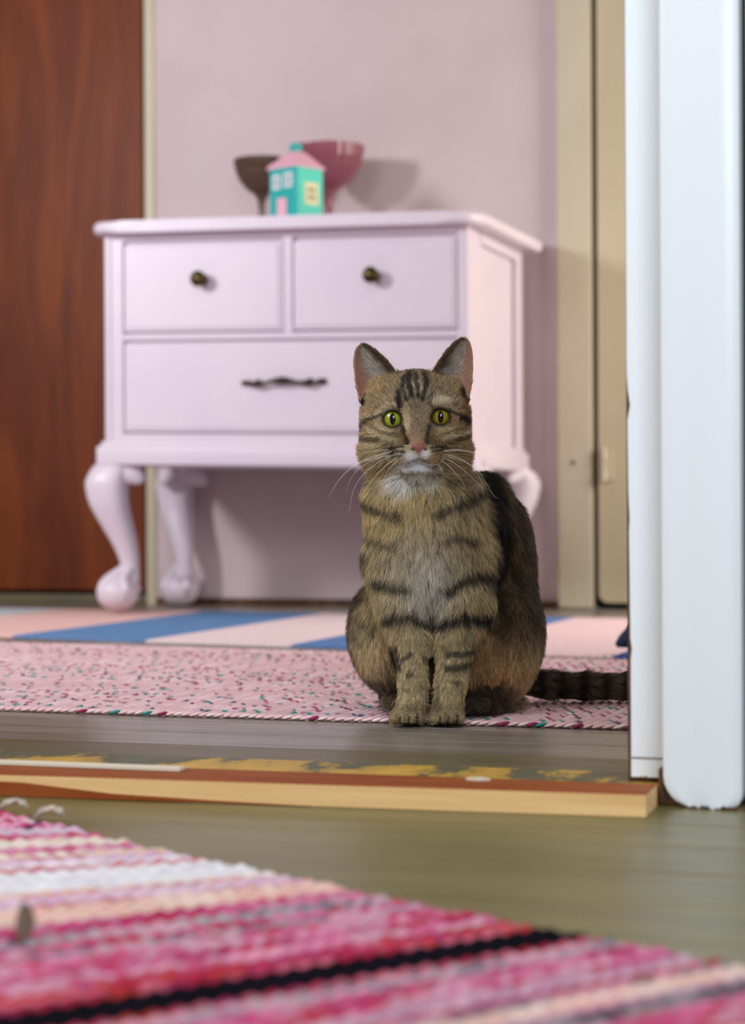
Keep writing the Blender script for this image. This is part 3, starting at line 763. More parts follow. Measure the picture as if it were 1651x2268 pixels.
# ears: cupped shells swept from the outline
ear_pts = []
def ear(inn, out, side):
    pts = []; uvs = []
    I = [LC(px, py, .030) for px, py in inn]; O = [LC(px, py, .030) for px, py in out]
    def at(Pl, v):
        f = v * (len(Pl) - 1); i = min(int(f), len(Pl) - 2); t = f - i
        p0, p1, p2, p3 = Pl[max(i - 1, 0)], Pl[i], Pl[i + 1], Pl[min(i + 2, len(Pl) - 1)]
        return .5 * ((2 * p1) + (-p0 + p2) * t + (2 * p0 - 5 * p1 + 4 * p2 - p3) * t * t + (-p0 + 3 * p1 - 3 * p2 + p3) * t ** 3)
    for v in np.linspace(0, 1, 60):
        a, b = at(I, v), at(O, v); w = np.linalg.norm(b - a)
        for u in np.linspace(0, 1, 40):
            p = a * (1 - u) + b * u
            dep = min(.018, w * .42) * math.sin(math.pi * u) ** .8
            pts.append(p + np.array([0, dep - .006 * u * (1 - v) + .004 * v, 0])); uvs.append((u, v))
    return np.array(pts, dtype=np.float32), np.array(uvs)
_e1, _u1 = ear([(884, 838), (864, 806), (840, 782), (818, 767), (806, 763)], [(800, 892), (791, 856), (785, 812), (788, 778), (799, 763)], -1)
_e2, _u2 = ear([(951, 838), (970, 804), (992, 774), (1012, 755), (1026, 750)], [(1036, 888), (1044, 850), (1047, 806), (1043, 768), (1034, 750)], 1)
EARS = [_e1, _e2]
for pts in EARS:
    kd = kdtree.KDTree(len(pts))
    for i_, p in enumerate(pts): kd.insert(p, i_)
    kd.balance()
    sl, X, Y, Z = region(pts.min(0), pts.max(0), .008)
    sh = (X.shape[0], Y.shape[1], Z.shape[2])
    # coarse cull through a box test on a reduced lattice, exact distance elsewhere
    d = np.full(sh, .02, dtype=np.float32)
    gx, gy, gz = np.broadcast_arrays(X, Y, Z)
    P = np.stack([gx.ravel(), gy.ravel(), gz.ravel()], 1)
    occ = set(map(tuple, np.floor(pts / .008).astype(int)))
    occ = {(a + i, b + j, c + k) for a, b, c in occ for i in (-1, 0, 1) for j in (-1, 0, 1) for k in (-1, 0, 1)}
    key = np.floor(P / .008).astype(int); mn = key.min(0); kk = key - mn; dim = kk.max(0) + 1
    msk = np.zeros(dim, bool)
    for a, b, c in occ:
        a, b, c = a - mn[0], b - mn[1], c - mn[2]
        if 0 <= a < dim[0] and 0 <= b < dim[1] and 0 <= c < dim[2]: msk[a, b, c] = True
    sel_ = np.nonzero(msk[kk[:, 0], kk[:, 1], kk[:, 2]])[0]
    dd = d.ravel()
    for q in sel_: dd[q] = kd.find(P[q])[2] - .0014
    SD[sl] = smin(SD[sl], dd.reshape(sh), .005)
# eye sockets
EYES = [(LC(869.5, 931, 0.028), -.0190), (LC(974, 926.5, 0.028), -.0190)]
ER = .0126; eyec = []
for (c, yy), s in zip(EYES, (-1, 1)):
    c = c.copy(); c[1] = .028 + yy - .0010
    # pull the socket centre toward the viewer keeps the picture position
    eyec.append(c)
    ell(c, (ER + .0024,) * 3, .004)
    ell(c, (ER + .0004,) * 3, .0005, sub=True)
    an = math.radians(12) * -s
    rot = [[math.cos(an), 0, math.sin(an)], [0, 1, 0], [-math.sin(an), 0, math.cos(an)]]
    ell(c + np.array([0, -.012, .0]), (.0090, .016, .0079), .0012, rot, sub=True)
    cone(c + np.array([-s * .0060, -.0125, -.0030]), c + np.array([-s * .0108, -.0125, -.0070]), .0030, .0012, .0015, sub=True)
# flat underside: paws on the boards, hindquarters on the rug
Yg = AX[1][None, :, None]; Zg = AX[2][None, None, :]
Wy = Yg  # rug starts just behind the paws
Wy = CX * s18 + CZ * c18 + AX[0][:, None, None] * s18 + Yg * c18
ground = np.clip((Wy - 2.036) / .003, 0, 1).astype(np.float32) * .0062 + .0006
SD = np.maximum(SD, ground - Zg)

def surface_nets(S):
    ins = S < 0
    n0, n1, n2 = S.shape
    cnt = np.zeros((n0 - 1, n1 - 1, n2 - 1), np.uint8)
    for a in (0, 1):
        for b in (0, 1):
            for c in (0, 1): cnt += ins[a:n0 - 1 + a, b:n1 - 1 + b, c:n2 - 1 + c]
    cell = np.argwhere((cnt > 0) & (cnt < 8)); idx = np.full((n0 - 1, n1 - 1, n2 - 1), -1, np.int32)
    idx[cell[:, 0], cell[:, 1], cell[:, 2]] = np.arange(len(cell))
    acc = np.zeros((len(cell), 3)); num = np.zeros(len(cell))
    cor = [(a, b, c) for a in (0, 1) for b in (0, 1) for c in (0, 1)]
    val = {k: S[cell[:, 0] + k[0], cell[:, 1] + k[1], cell[:, 2] + k[2]] for k in cor}
    for k1 in cor:
        for ax in range(3):
            if k1[ax] == 0:
                k2 = list(k1); k2[ax] = 1; k2 = tuple(k2); v1, v2 = val[k1], val[k2]
                m = (v1 < 0) != (v2 < 0); t = np.where(m, v1 / np.where(m, v1 - v2, 1), 0)
                for q in range(3): acc[:, q] += np.where(m, k1[q] + (t if q == ax else 0), 0)
                num += m
    V = (cell + acc / num[:, None]) * H_ + GMIN
    quads = []
    for ax in range(3):
        o1, o2 = (ax + 1) % 3, (ax + 2) % 3
        A = [slice(None)] * 3; B = [slice(None)] * 3; A[ax] = slice(0, -1); B[ax] = slice(1, None)
        a, b = ins[tuple(A)], ins[tuple(B)]
        e = np.argwhere(a != b); e = e[(e[:, o1] > 0) & (e[:, o2] > 0) & (e[:, o1] < S.shape[o1] - 1) & (e[:, o2] < S.shape[o2] - 1)]
        fl = a[e[:, 0], e[:, 1], e[:, 2]]
        def g(d1, d2):
            q = e.copy(); q[:, o1] += d1; q[:, o2] += d2; return idx[q[:, 0], q[:, 1], q[:, 2]]
        Q = np.stack([g(-1, -1), g(0, -1), g(0, 0), g(-1, 0)], 1)
        Q[~fl] = Q[~fl][:, ::-1]; quads.append(Q)
    return V, np.concatenate(quads)
CV, CQ = surface_nets(SD)
# keep the largest connected skin only
par = np.arange(len(CV))
for _ in range(400):
    mnl = par.copy()
    for a, b in ((0, 1), (1, 2), (2, 3), (3, 0)):
        np.minimum.at(mnl, CQ[:, a], par[CQ[:, b]]); np.minimum.at(mnl, CQ[:, b], par[CQ[:, a]])
    mnl = mnl[mnl]
    if (mnl == par).all(): break
    par = mnl
lab, ct = np.unique(par, return_counts=True)
CQ = CQ[par[CQ[:, 0]] == lab[ct.argmax()]]
used = np.unique(CQ); rem = np.full(len(CV), -1); rem[used] = np.arange(len(used)); CV = CV[used]; CQ = rem[CQ]
# two light smoothing passes
for _ in range(2):
    s_ = np.zeros_like(CV); n_ = np.zeros(len(CV))
    for a, b in ((0, 1), (1, 2), (2, 3), (3, 0)):
        np.add.at(s_, CQ[:, a], CV[CQ[:, b]]); np.add.at(n_, CQ[:, a], 1); np.add.at(s_, CQ[:, b], CV[CQ[:, a]]); np.add.at(n_, CQ[:, b], 1)
    CV = CV * .5 + (s_ / n_[:, None]) * .5
fn = np.cross(CV[CQ[:, 2]] - CV[CQ[:, 0]], CV[CQ[:, 3]] - CV[CQ[:, 1]])
VN = np.zeros_like(CV)
for k in range(4): np.add.at(VN, CQ[:, k], fn)
VN /= np.linalg.norm(VN, axis=1)[:, None] + 1e-12

# ---- coat pattern, in picture-like front units of the cat's own frame (1 unit = 1/PXM m)
def seg_dist(X, Y, pts):
    best = np.full(X.shape, 1e9)
    for (x0, y0), (x1, y1) in zip(pts, pts[1:]):
        dx, dy = x1 - x0, y1 - y0; t = np.clip(((X - x0) * dx + (Y - y0) * dy) / (dx * dx + dy * dy + 1e-9), 0, 1)
        best = np.minimum(best, np.hypot(X - x0 - dx * t, Y - y0 - dy * t))
    return best
DARK = [ # (points, half width, strength, zone)  zone: h head, b body front, s side
 ([(897, 838), (893, 862), (902, 890)], 3.5, .9, 'h'), ([(908, 826), (907, 856), (915, 880)], 4.6, .95, 'h'), ([(921, 826), (926, 858), (928, 884)], 3.2, .8, 'h'),
 ([(942, 832), (946, 852), (936, 888)], 4, .9, 'h'), ([(884, 872), (885, 904)], 5, 1, 'h'), ([(898, 814), (915, 809), (935, 813), (946, 832)], 6, .7, 'h'),
 ([(912, 815), (914, 842)], 9, .55, 'h'), ([(893, 815), (884, 826)], 5, .6, 'h'), ([(958, 905), (952, 890), (958, 876)], 4, .5, 'h'),
 ([(846, 922), (826, 926), (812, 934), (800, 948)], 3.2, .85, 'h'), ([(994, 912), (1012, 918), (1030, 926)], 3.2, .85, 'h'), ([(1030, 930), (1042, 935), (1054, 934)], 7.5, 1, 'h'),
 ([(812, 934), (792, 950)], 5, .7, 'h'),
 ([(798, 972), (820, 976), (838, 975)], 4, .65, 'h'), ([(826, 948), (850, 962), (880, 966)], 2.5, .45, 'h'), ([(1008, 976), (1030, 972), (1050, 966)], 4, .65, 'h'), ([(975, 966), (1005, 958), (1030, 948)], 2.2, .4, 'h'),
 ([(864, 995), (892, 993)], 2.4, .9, 'h'), ([(862, 1006), (894, 1003)], 2.8, .9, 'h'), ([(868, 1014), (890, 1013)], 2, .7, 'h'),
 ([(956, 995), (984, 993)], 2.6, .9, 'h'), ([(958, 1003), (984, 1001)], 2.6, .9, 'h'), ([(962, 1010), (984, 1009)], 1.6, .6, 'h'),
 ([(891, 946), (896, 958)], 3.8, .9, 'h'), ([(952, 945), (947, 962), (944, 984)], 4, .75, 'h'), ([(902, 968), (906, 985)], 3, .45, 'h'),
 ([(798, 872), (800, 892)], 9, .95, 'h'), ([(1028, 868), (1040, 876)], 8, .95, 'h'),
 ([(902, 1029), (916, 1025), (926, 1020), (938, 1025), (950, 1028)], 1.4, .55, 'h'),
 ([(803, 1108), (846, 1137), (891, 1155)], 6.5, .85, 'b'), ([(967, 1148), (1000, 1131), (1043, 1113), (1072, 1096)], 7.5, .9, 'b'),
 ([(800, 1060), (840, 1085)], 5, .4, 'b'), ([(1000, 1080), (1060, 1060)], 10, .5, 'b'),
 ([(815, 1198), (850, 1207), (885, 1210)], 5.5, .75, 'b'), ([(980, 1202), (1012, 1194), (1046, 1205)], 7, .75, 'b'),
 ([(830, 1240), (860, 1250)], 4, .4, 'b'), ([(1010, 1240), (1060, 1250)], 6, .4, 'b'),
 ([(838, 1295), (876, 1306), (905, 1307)], 8, .95, 'b'), ([(990, 1312), (1025, 1296), (1062, 1282), (1100, 1296)], 9.5, .95, 'b'),
 ([(864, 1378), (903, 1374), (942, 1396)], 9, .95, 'b'), ([(976, 1396), (1012, 1380), (1075, 1376)], 12, 1, 'b'),
 ([(995, 1456), (1022, 1454), (1050, 1446)], 6, .85, 'b'), ([(992, 1486), (1020, 1484), (1045, 1474)], 7.5, .85, 'b'), ([(1000, 1512), (1012, 1516)], 4, .6, 'b'), ([(985, 1440), (992, 1446)], 4, .5, 'b'),
 ([(872, 1444), (878, 1468), (884, 1488)], 5, .85, 'b'), ([(890, 1468), (908, 1457)], 4.5, .8, 'b'), ([(896, 1500), (908, 1496)], 4, .7, 'b'), ([(938, 1462), (944, 1474)], 5, .6, 'b'), ([(925, 1520), (935, 1528)], 3, .4, 'b'), ([(892, 1530), (902, 1536)], 3, .5, 'b'),
 ([(956, 1372), (957, 1400)], 10, .8, 'b'),  # top of the gap between the forelegs: shade painted into the coat
 ([(1082, 1030), (1102, 1090), (1116, 1150), (1122, 1210), (1112, 1270), (1100, 1310)], 17, 1, 's'),
 ([(1148, 1130), (1168, 1190), (1176, 1250)], 8, .65, 's'), ([(1150, 1270), (1160, 1340), (1190, 1400)], 9, .6, 's'), ([(1110, 1340), (1130, 1390)], 9, .6, 's'), ([(1180, 1300), (1196, 1380)], 7, .6, 's'),
 ([(1080, 1400), (1120, 1420)], 7, .45, 's'), ([(806, 1240), (800, 1290)], 12, .8, 's'), ([(786, 1335), (800, 1350)], 9, .6, 's'), ([(800, 1392), (830, 1410)], 8, .55, 's'), ([(782, 1410), (800, 1440)], 6, .5, 's'),
]
def vnoise(P, s, seed):
    # cheap value noise on a lattice
    Q = P * s + seed * 17.3; I = np.floor(Q).astype(np.int64); f = Q - I; f = f * f * (3 - 2 * f)
    def h(i, j, k):
        n = (i * 374761393 + j * 668265263 + k * 2147483647 + seed * 1013904223) & 0xffffffff
        n = ((n ^ (n >> 13)) * 1274126177) & 0xffffffff
        return ((n ^ (n >> 16)) & 0xffff) / 65535.0
    r = 0
    for a in (0, 1):
        for b in (0, 1):
            for c in (0, 1):
                w = (f[:, 0] if a else 1 - f[:, 0]) * (f[:, 1] if b else 1 - f[:, 1]) * (f[:, 2] if c else 1 - f[:, 2])
                r = r + w * h(I[:, 0] + a, I[:, 1] + b, I[:, 2] + c)
    return r
lin = lambda *c: np.array(srgb(*c)[:3])
def blob(X, Y, cx, cy, rx, ry, soft=.5):
    d = np.hypot((X - cx) / rx, (Y - cy) / ry); return np.clip((1 + soft - d) / (2 * soft), 0, 1) ** 1.0
ZCH = 1052.0
def is_head(P, X, Y):
    return (Y < ZCH) & (P[:, 1] < .075)
def pattern(P):
    """returns base colour (Nx3) and darkness 0..1"""
    X = 948 + P[:, 0] * PXM; Y = 1610 - P[:, 2] * PXM
    n1 = vnoise(P, 90, 1); n2 = vnoise(P, 300, 2); n3 = vnoise(P, 40, 3)
    # domain wobble so that stripes have furry, uneven edges
    Xw = X + (n1 - .5) * 9 + (n2 - .5) * 5; Yw = Y + (vnoise(P, 95, 5) - .5) * 9 + (vnoise(P, 320, 6) - .5) * 5
    Xh = X + (n2 - .5) * 4; Yh = Y + (vnoise(P, 330, 7) - .5) * 4
    head = is_head(P, X, Y); back = np.clip((P[:, 1] - .085) / .05, 0, 1)
    tail = (X > 1165) & (Y > 1470) & (P[:, 1] > .12)
    col_ = np.tile(lin(176, 148, 108), (len(P), 1))
    def mix(w, c):
        w = np.clip(w, 0, 1)[:, None]; col_[:] = col_ * (1 - w) + c * w
    mix((Y > 1052) * 1.0, lin(188, 166, 124))
    mix(blob(X, Y, 880, 1130, 80, 70) * (Y > 1052), lin(200, 174, 124))
    mix(blob(X, Y, 940, 1290, 75, 95) * .85 * (Y > 1100), lin(206, 194, 170))
    mix(blob(X, Y, 955, 1320, 40, 60) * .6 * (Y > 1100), lin(214, 208, 198))
    mix(blob(X, Y, 1085, 1500, 70, 80) * .9 * (P[:, 1] > .02), lin(190, 144, 94))
    mix(blob(X, Y, 860, 1480, 50, 60) * .8 * (P[:, 1] > .02), lin(194, 160, 118))
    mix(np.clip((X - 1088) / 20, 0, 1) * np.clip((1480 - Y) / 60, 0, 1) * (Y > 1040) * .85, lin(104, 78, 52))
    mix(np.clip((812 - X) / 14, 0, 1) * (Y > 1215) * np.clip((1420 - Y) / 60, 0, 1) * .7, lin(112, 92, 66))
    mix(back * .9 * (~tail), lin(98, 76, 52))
    mix(tail * 1.0, lin(118, 104, 90))
    # head zones
    hm = head.astype(float)
    mix(hm * blob(X, Y, 921, 880, 70, 60) * .7, lin(146, 130, 106))
    mix(hm * blob(X, Y, 850, 1000, 45, 35) * .6, lin(172, 156, 118)); mix(hm * blob(X, Y, 1000, 995, 45, 35) * .5, lin(160, 136, 98))
    mix(hm * blob(X, Y, 850, 962, 26, 16) * .6, lin(214, 192, 150)); mix(hm * blob(X, Y, 985, 962, 26, 12) * .7, lin(204, 180, 138))
    mix(hm * blob(X, Y, 901, 935, 9, 28) * .9, lin(222, 198, 156)); mix(hm * blob(X, Y, 828, 990, 24, 22) * .5, lin(204, 182, 138)); mix(hm * blob(X, Y, 947, 925, 8, 24) * .6, lin(190, 168, 130))
    mix(hm * blob(X, Y, 978, 890, 24, 10) * .8, lin(214, 200, 172)); mix(hm * blob(X, Y, 868, 902, 20, 6) * .6, lin(200, 186, 156))
    mix(hm * blob(X, Y, 921, 950, 16, 34) * .6, lin(140, 118, 96))
    mix(hm * blob(X, Y, 926, 985, 15, 10) * .7, lin(176, 116, 88))
    mix(hm * blob(X, Y, 1040, 905, 14, 30) * .7, lin(140, 84, 44)); mix(hm * blob(X, Y, 822, 858, 34, 14) * .5, lin(196, 160, 112))
    mix(hm * blob(X, Y, 896, 1012, 22, 12) * .55, lin(206, 196, 180))
    mix(blob(X, Y, 912, 1020, 16, 13) * hm * (P[:, 1] < .02), lin(236, 232, 230)); mix(blob(X, Y, 940, 1008, 10, 10) * hm, lin(236, 228, 224))
    mix(blob(X, Y, 924, 1040, 46, 13, .4) * hm, lin(242, 242, 244))
    mix(blob(Xw, Yw, 884, 1082, 30, 24, .5) * (Y > 1040) * .95, lin(240, 234, 222)); mix(blob(Xw, Yw, 938, 1074, 32, 18, .6) * (Y > 1040) * .9, lin(236, 232, 222))
    mix(blob(Xw, Yw, 910, 1060, 60, 8, .6) * .6, lin(170, 158, 134))
    # paws
    mix((Y > 1560) * (P[:, 1] < .03) * .7, lin(150, 128, 92))
    # leg inner shade below the painted foreleg gap is left to light; hind foot dark sole fur
    for pts, w, st in (([(818, 952), (842, 970), (880, 976)], 4, .7), ([(850, 902), (868, 895), (886, 902)], 3.5, .6), ([(815, 985), (850, 986)], 4, .5), ([(985, 973), (1015, 968), (1040, 958)], 3.5, .6),
                       ([(960, 897), (978, 888), (998, 890)], 5, .7), ([(893, 925), (899, 950)], 3.5, .8), ([(808, 925), (840, 914)], 4, .4), ([(1000, 905), (1030, 915)], 3, .35), ([(897, 870), (900, 900)], 3, .4), ([(932, 850), (934, 880)], 2.4, .5), ([(915, 845), (921, 880)], 2, .5), ([(842, 1005), (862, 1018), (880, 1028)], 5, .5), ([(1000, 1006), (985, 1020), (970, 1030)], 4, .4)):
        mix(hm * np.clip((w * 1.6 - seg_dist(Xh, Yh, pts)) / w, 0, 1) * st, lin(226, 206, 166))
    dark = np.zeros(len(P))
    for pts, w, st, z in DARK:
        XX, YY = (Xh, Yh) if z == 'h' else (Xw, Yw)
        ww = w
        q = np.clip((ww + ww * .6 + 1.2 - seg_dist(XX, YY, pts)) / (ww * .8 + 1.5), 0, 1) * st
        if z == 'h': q = q * head
        elif z == 'b': q = q * (Y > 1045) * (P[:, 1] < .10)
        else: q = q * (Y > 1020)
        dark = np.maximum(dark, q)
    # side / back mackerel stripes
    st_ = np.sin((P[:, 1] * 150 + P[:, 2] * 26 + (n3 - .5) * 5)) * .5 + .5
    dark = np.maximum(dark, np.clip((st_ - .62) * 3, 0, .8) * back * (~tail) * (Y > 1040))
    spine = np.clip((P[:, 1] - .20) / .02, 0, 1) * (np.abs(P[:, 0] - .03) < .035); dark = np.maximum(dark, spine * .8 * (~tail))
    dark = np.maximum(dark, tail * np.clip(np.sin((X - 1165) / 52 * 2 * math.pi) * 1.6, 0, .9))
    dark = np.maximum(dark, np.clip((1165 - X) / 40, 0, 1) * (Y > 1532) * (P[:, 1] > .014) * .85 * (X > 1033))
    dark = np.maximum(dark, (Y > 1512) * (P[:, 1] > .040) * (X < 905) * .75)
    dark = np.maximum(dark, np.clip((n1 * .6 + n3 * .4 - .60) * 3.2, 0, .38) * (Y > 1045))
    # shade in the toe gaps, painted as dark lines on the forepaws
    for cx_ in (902, 990):
        for ox in (-19, 0, 19): dark = np.maximum(dark, np.clip((3.6 - np.abs(X - cx_ - ox)) / 2.5, 0, 1) * (Y > 1582) * (P[:, 1] < -.004) * .85)
    # rims of the eyes
    for c in eyec:
        ex, ez = 948 + c[0] * PXM, 1610 - c[2] * PXM
        dd_ = np.hypot((X - ex) / 22.5, (Y - ez) / 19.5)
        dark = np.maximum(dark, np.clip(1.24 - dd_, 0, .25) * 4 * .95 * (P[:, 1] < c[1] + .004) * head)
    return col_, np.clip(dark, 0, 1), X, Y, head, tail, n1, n2
BLACK = lin(30, 25, 22)
EARP = np.concatenate(EARS); 
EUV = np.concatenate([_u1, _u2]); ekd = kdtree.KDTree(len(EARP))
for q_, p in enumerate(EARP): ekd.insert(p, q_)
ekd.balance()
def ear_info(P, X, Y):
    """mask of the ear flaps, plus (u across from the inner edge, v up)"""
    m = np.zeros(len(P), bool); u = np.zeros(len(P)); v = np.zeros(len(P))
    for q in np.nonzero((P[:, 2] > HO[2] + .012) & (np.abs(P[:, 0] - HO[0]) > .012))[0]:
        co, ix, d = ekd.find(P[q])
        if d < .0034 and EUV[ix][1] > .10 - .05 * EUV[ix][0]: m[q] = True; u[q], v[q] = EUV[ix]
    return m, u, v
sstep = lambda a, b, x: np.clip((x - a) / (b - a), 0, 1)
cb, dk_, Xv, Yv, hd, tl, na, nb = pattern(CV)
em, eu, ev = ear_info(CV, Xv, Yv)
front = VN[:, 1] < .15
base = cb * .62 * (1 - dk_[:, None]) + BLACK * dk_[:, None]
wu = sstep(.30, .62, eu + (na - .5) * .2)[:, None]
ein = lin(126, 104, 84) * (1 - wu) + lin(158, 116, 98) * wu
ein = ein * (1 - sstep(.55, 1, ev)[:, None] * .35)
base = np.where((em & front)[:, None], ein, base)
base = np.where((em & ~front)[:, None], lin(104, 84, 60), base)
def nose_mask(P, X, Y):
    t = np.clip((Y - 986) / 23, 0, 1); hw2 = 17.5 * (1 - t ** 1.3) + 2
    return np.clip((hw2 - np.abs(X - 926)) / 3, 0, 1) * np.clip((Y - 984) / 3, 0, 1) * np.clip((1012 - Y) / 3, 0, 1) * (P[:, 1] < HO[1] - .044)
nose_w = nose_mask(CV, Xv, Yv)
base = base * (1 - nose_w[:, None]) + lin(136, 84, 68) * nose_w[:, None]
for s in (-1, 1):
    q = hp(.0024 + s * .0064, -.0520, -.0328); dn = np.linalg.norm((CV - q) / np.array([1.2, 1, .8]), axis=1)
    w = np.clip((.0027 - dn) / .0012, 0, .9)[:, None]; base = base * (1 - w) + lin(30, 16, 14) * w  # nostril hollows: shade painted into the skin colour
for c in eyec:   # socket lining
    w = ((np.linalg.norm(CV - c, axis=1) < ER + .0016) & (CV[:, 1] < c[1] + .004))[:, None]; base = np.where(w, lin(28, 20, 18), base)
me = bpy.data.meshes.new('body')
me.vertices.add(len(CV)); me.vertices.foreach_set('co', CV.astype(np.float32).ravel())
me.loops.add(len(CQ) * 4); me.loops.foreach_set('vertex_index', CQ.astype(np.int32).ravel())
me.polygons.add(len(CQ)); me.polygons.foreach_set('loop_start', np.arange(0, len(CQ) * 4, 4, dtype=np.int32))
me.polygons.foreach_set('use_smooth', [True] * len(CQ)); me.update(calc_edges=True)
set_cols(me, np.concatenate([base, np.ones((len(base), 1))], 1))
skin_m = attr_mat('cat_skin_and_undercoat', .6, .1); me.materials.append(skin_m)
body = link('body', me, None, cat)

# ---- fur: curves grown from the body
RS = np.random.default_rng(11)
tri = np.concatenate([CQ[:, [0, 1, 2]], CQ[:, [0, 2, 3]]])
A_, B_, C_ = CV[tri[:, 0]], CV[tri[:, 1]], CV[tri[:, 2]]
tn = np.cross(B_ - A_, C_ - A_); ar_ = np.linalg.norm(tn, axis=1) * .5
tc_ = (A_ + B_ + C_) / 3; tnn = VN[tri[:, 0]]
wgt = ar_ * np.where(tnn[:, 1] < .25, 1.0, .40) * np.where((tc_[:, 2] > HO[2] - .06) & (tc_[:, 1] < .08), 2.2, 1.0)
wgt[(tnn[:, 2] < -.75) & (tc_[:, 2] < .02)] = 0
NH = 270000
ti = RS.choice(len(tri), NH, p=wgt / wgt.sum())
r1_, r2_ = np.sqrt(RS.random(NH)), RS.random(NH)
w0, w1, w2 = 1 - r1_, r1_ * (1 - r2_), r1_ * r2_
P0 = A_[ti] * w0[:, None] + B_[ti] * w1[:, None] + C_[ti] * w2[:, None]
NN = VN[tri[ti, 0]] * w0[:, None] + VN[tri[ti, 1]] * w1[:, None] + VN[tri[ti, 2]] * w2[:, None]
NN /= np.linalg.norm(NN, axis=1)[:, None]
cb, dk_, X, Y, hd, tl, na, nb = pattern(P0)
em, eu, ev = ear_info(P0, X, Y); fr = NN[:, 1] < .15
NP = hp(0, -.050, -.026)
# flow field
flow = np.tile(np.array([0, .10, -1.0]), (NH, 1))
flow[:, 0] += (P0[:, 0] - .0) * 3.0
leg = (Y > 1400) & (P0[:, 1] < .05); flow[leg] = np.array([0, -.05, -1.])
paw = (Y > 1560) & (P0[:, 1] < .03) & (X < 1034); flow[paw] = np.array([0, -.8, -.5])
hau = (Y > 1320) & (P0[:, 1] > .05); fh = np.stack([(X - 1000) * -.0016, np.full(NH, -.25), -np.ones(NH)], 1); flow[hau] = fh[hau]
flow[tl] = np.array([1, 0, -.12])
hf = P0 - NP; hf[:, 1] *= .6; hf[:, 2] += .004
hl = np.linalg.norm(hf, axis=1)[:, None]; hf = hf / hl
hw_ = np.clip((1085 - Y) / 50, 0, 1)[:, None] * (P0[:, 1] < .085)[:, None]
hf2 = hf + np.array([0, .55, 0])
flow = flow / np.linalg.norm(flow, axis=1)[:, None] * (1 - hw_) + hf2 * hw_
efl = np.stack([np.where(X < 921, 1.0, -1.0) * -.5, np.full(NH, -.1), np.full(NH, 1.0)], 1)
flow = np.where(em[:, None], efl, flow)
# inner-ear tufts sweep outwards from the inner edge
tuft = em & fr & (eu < .42 + .42 * RS.random(NH)) & (ev < .95)
tf = np.stack([np.where(X < 921, -1.0, 1.0) * .75, np.full(NH, -.35), np.full(NH, .55)], 1); flow = np.where(tuft[:, None], tf, flow)
flow += RS.normal(0, .13, (NH, 3)) + (np.stack([na, nb, na], 1) - .5) * .25
T_ = flow - NN * (flow * NN).sum(1)[:, None]; T_ /= np.linalg.norm(T_, axis=1)[:, None] + 1e-9
# length
Ln = np.full(NH, .015)
Ln = np.where(Y < 1052, .0085, Ln)
dface = hl[:, 0]
Ln = np.where(hd, np.clip(.0026 + (dface - .010) * .095, .0022, .0085), Ln)
Ln = np.where(hd & (Y > 985) & (np.abs(X - 921) > 60), .013, Ln)
Ln = np.where((Y > 1052) & (Y < 1120), .017, Ln); Ln = np.where((Y >= 1120) & (Y < 1400) & (P0[:, 1] < .1), .019, Ln)
Ln = np.where(leg, .0085, Ln); Ln = np.where(paw, .0046, Ln); Ln = np.where(hau & ~tl, .018, Ln); Ln = np.where(tl, .014, Ln)
Ln = np.where(em, .0026, Ln); Ln = np.where(tuft, .006 + .009 * np.sin(np.clip(eu / .6, 0, 1) * 3.14) * (1 - ev), Ln)
for c in eyec:
    de = np.linalg.norm((P0 - c) / np.array([1.05, 1, 1]), axis=1)
    Ln = np.where(de < .0185, np.minimum(Ln, .0028), Ln)
Ln = np.where(hd & (Y < 905) & (Y > 845) & (np.abs(X - 919) > 100), .0045, Ln)
Ln *= RS.uniform(.65, 1.25, NH)
keep = np.ones(NH, bool)
nw = nose_mask(P0, X, Y)
keep &= nw < .2
for c in eyec: keep &= (np.linalg.norm(P0 - c, axis=1) > ER + .0011) | (P0[:, 1] > c[1] + .005)
keep &= ~(em & fr & ~tuft & (RS.random(NH) < .55))
keep &= ~((P0[:, 2] < .002) | ((P0[:, 1] > .036) & (P0[:, 2] < .008)))
lift = np.where(hd, .42, .50); lift = np.where(leg | paw, .38, lift); lift = np.where(em, .35, lift)
clump = (na - .5)
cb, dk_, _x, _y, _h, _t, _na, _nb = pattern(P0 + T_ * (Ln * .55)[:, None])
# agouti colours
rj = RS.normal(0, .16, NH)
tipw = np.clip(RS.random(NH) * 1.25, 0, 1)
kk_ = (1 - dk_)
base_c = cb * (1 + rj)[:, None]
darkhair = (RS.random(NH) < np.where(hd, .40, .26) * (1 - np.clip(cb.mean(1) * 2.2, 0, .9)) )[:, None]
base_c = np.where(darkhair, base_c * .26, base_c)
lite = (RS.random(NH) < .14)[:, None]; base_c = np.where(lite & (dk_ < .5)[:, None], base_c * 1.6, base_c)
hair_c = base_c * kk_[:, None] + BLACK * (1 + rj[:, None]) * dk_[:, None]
hair_c = np.where(em[:, None] & ~tuft[:, None], (lin(160, 128, 98) * (1 - sstep(.3, .7, eu)[:, None]) + lin(190, 140, 112) * sstep(.3, .7, eu)[:, None]) * (1 + rj)[:, None], hair_c)
hair_c = np.where((em & ~fr)[:, None], lin(116, 92, 64) * (1 + rj)[:, None], hair_c)
tw = (sstep(.08, .24, eu) * RS.uniform(.55, 1, NH))[:, None]
hair_c = np.where(tuft[:, None], (lin(104, 84, 62) * (1 - tw) + lin(232, 222, 208) * tw) * (1 + rj)[:, None], hair_c)
hair_c = np.clip(hair_c, .004, .92)
idx = np.nonzero(keep)[0]; n = len(idx); NPT = 5
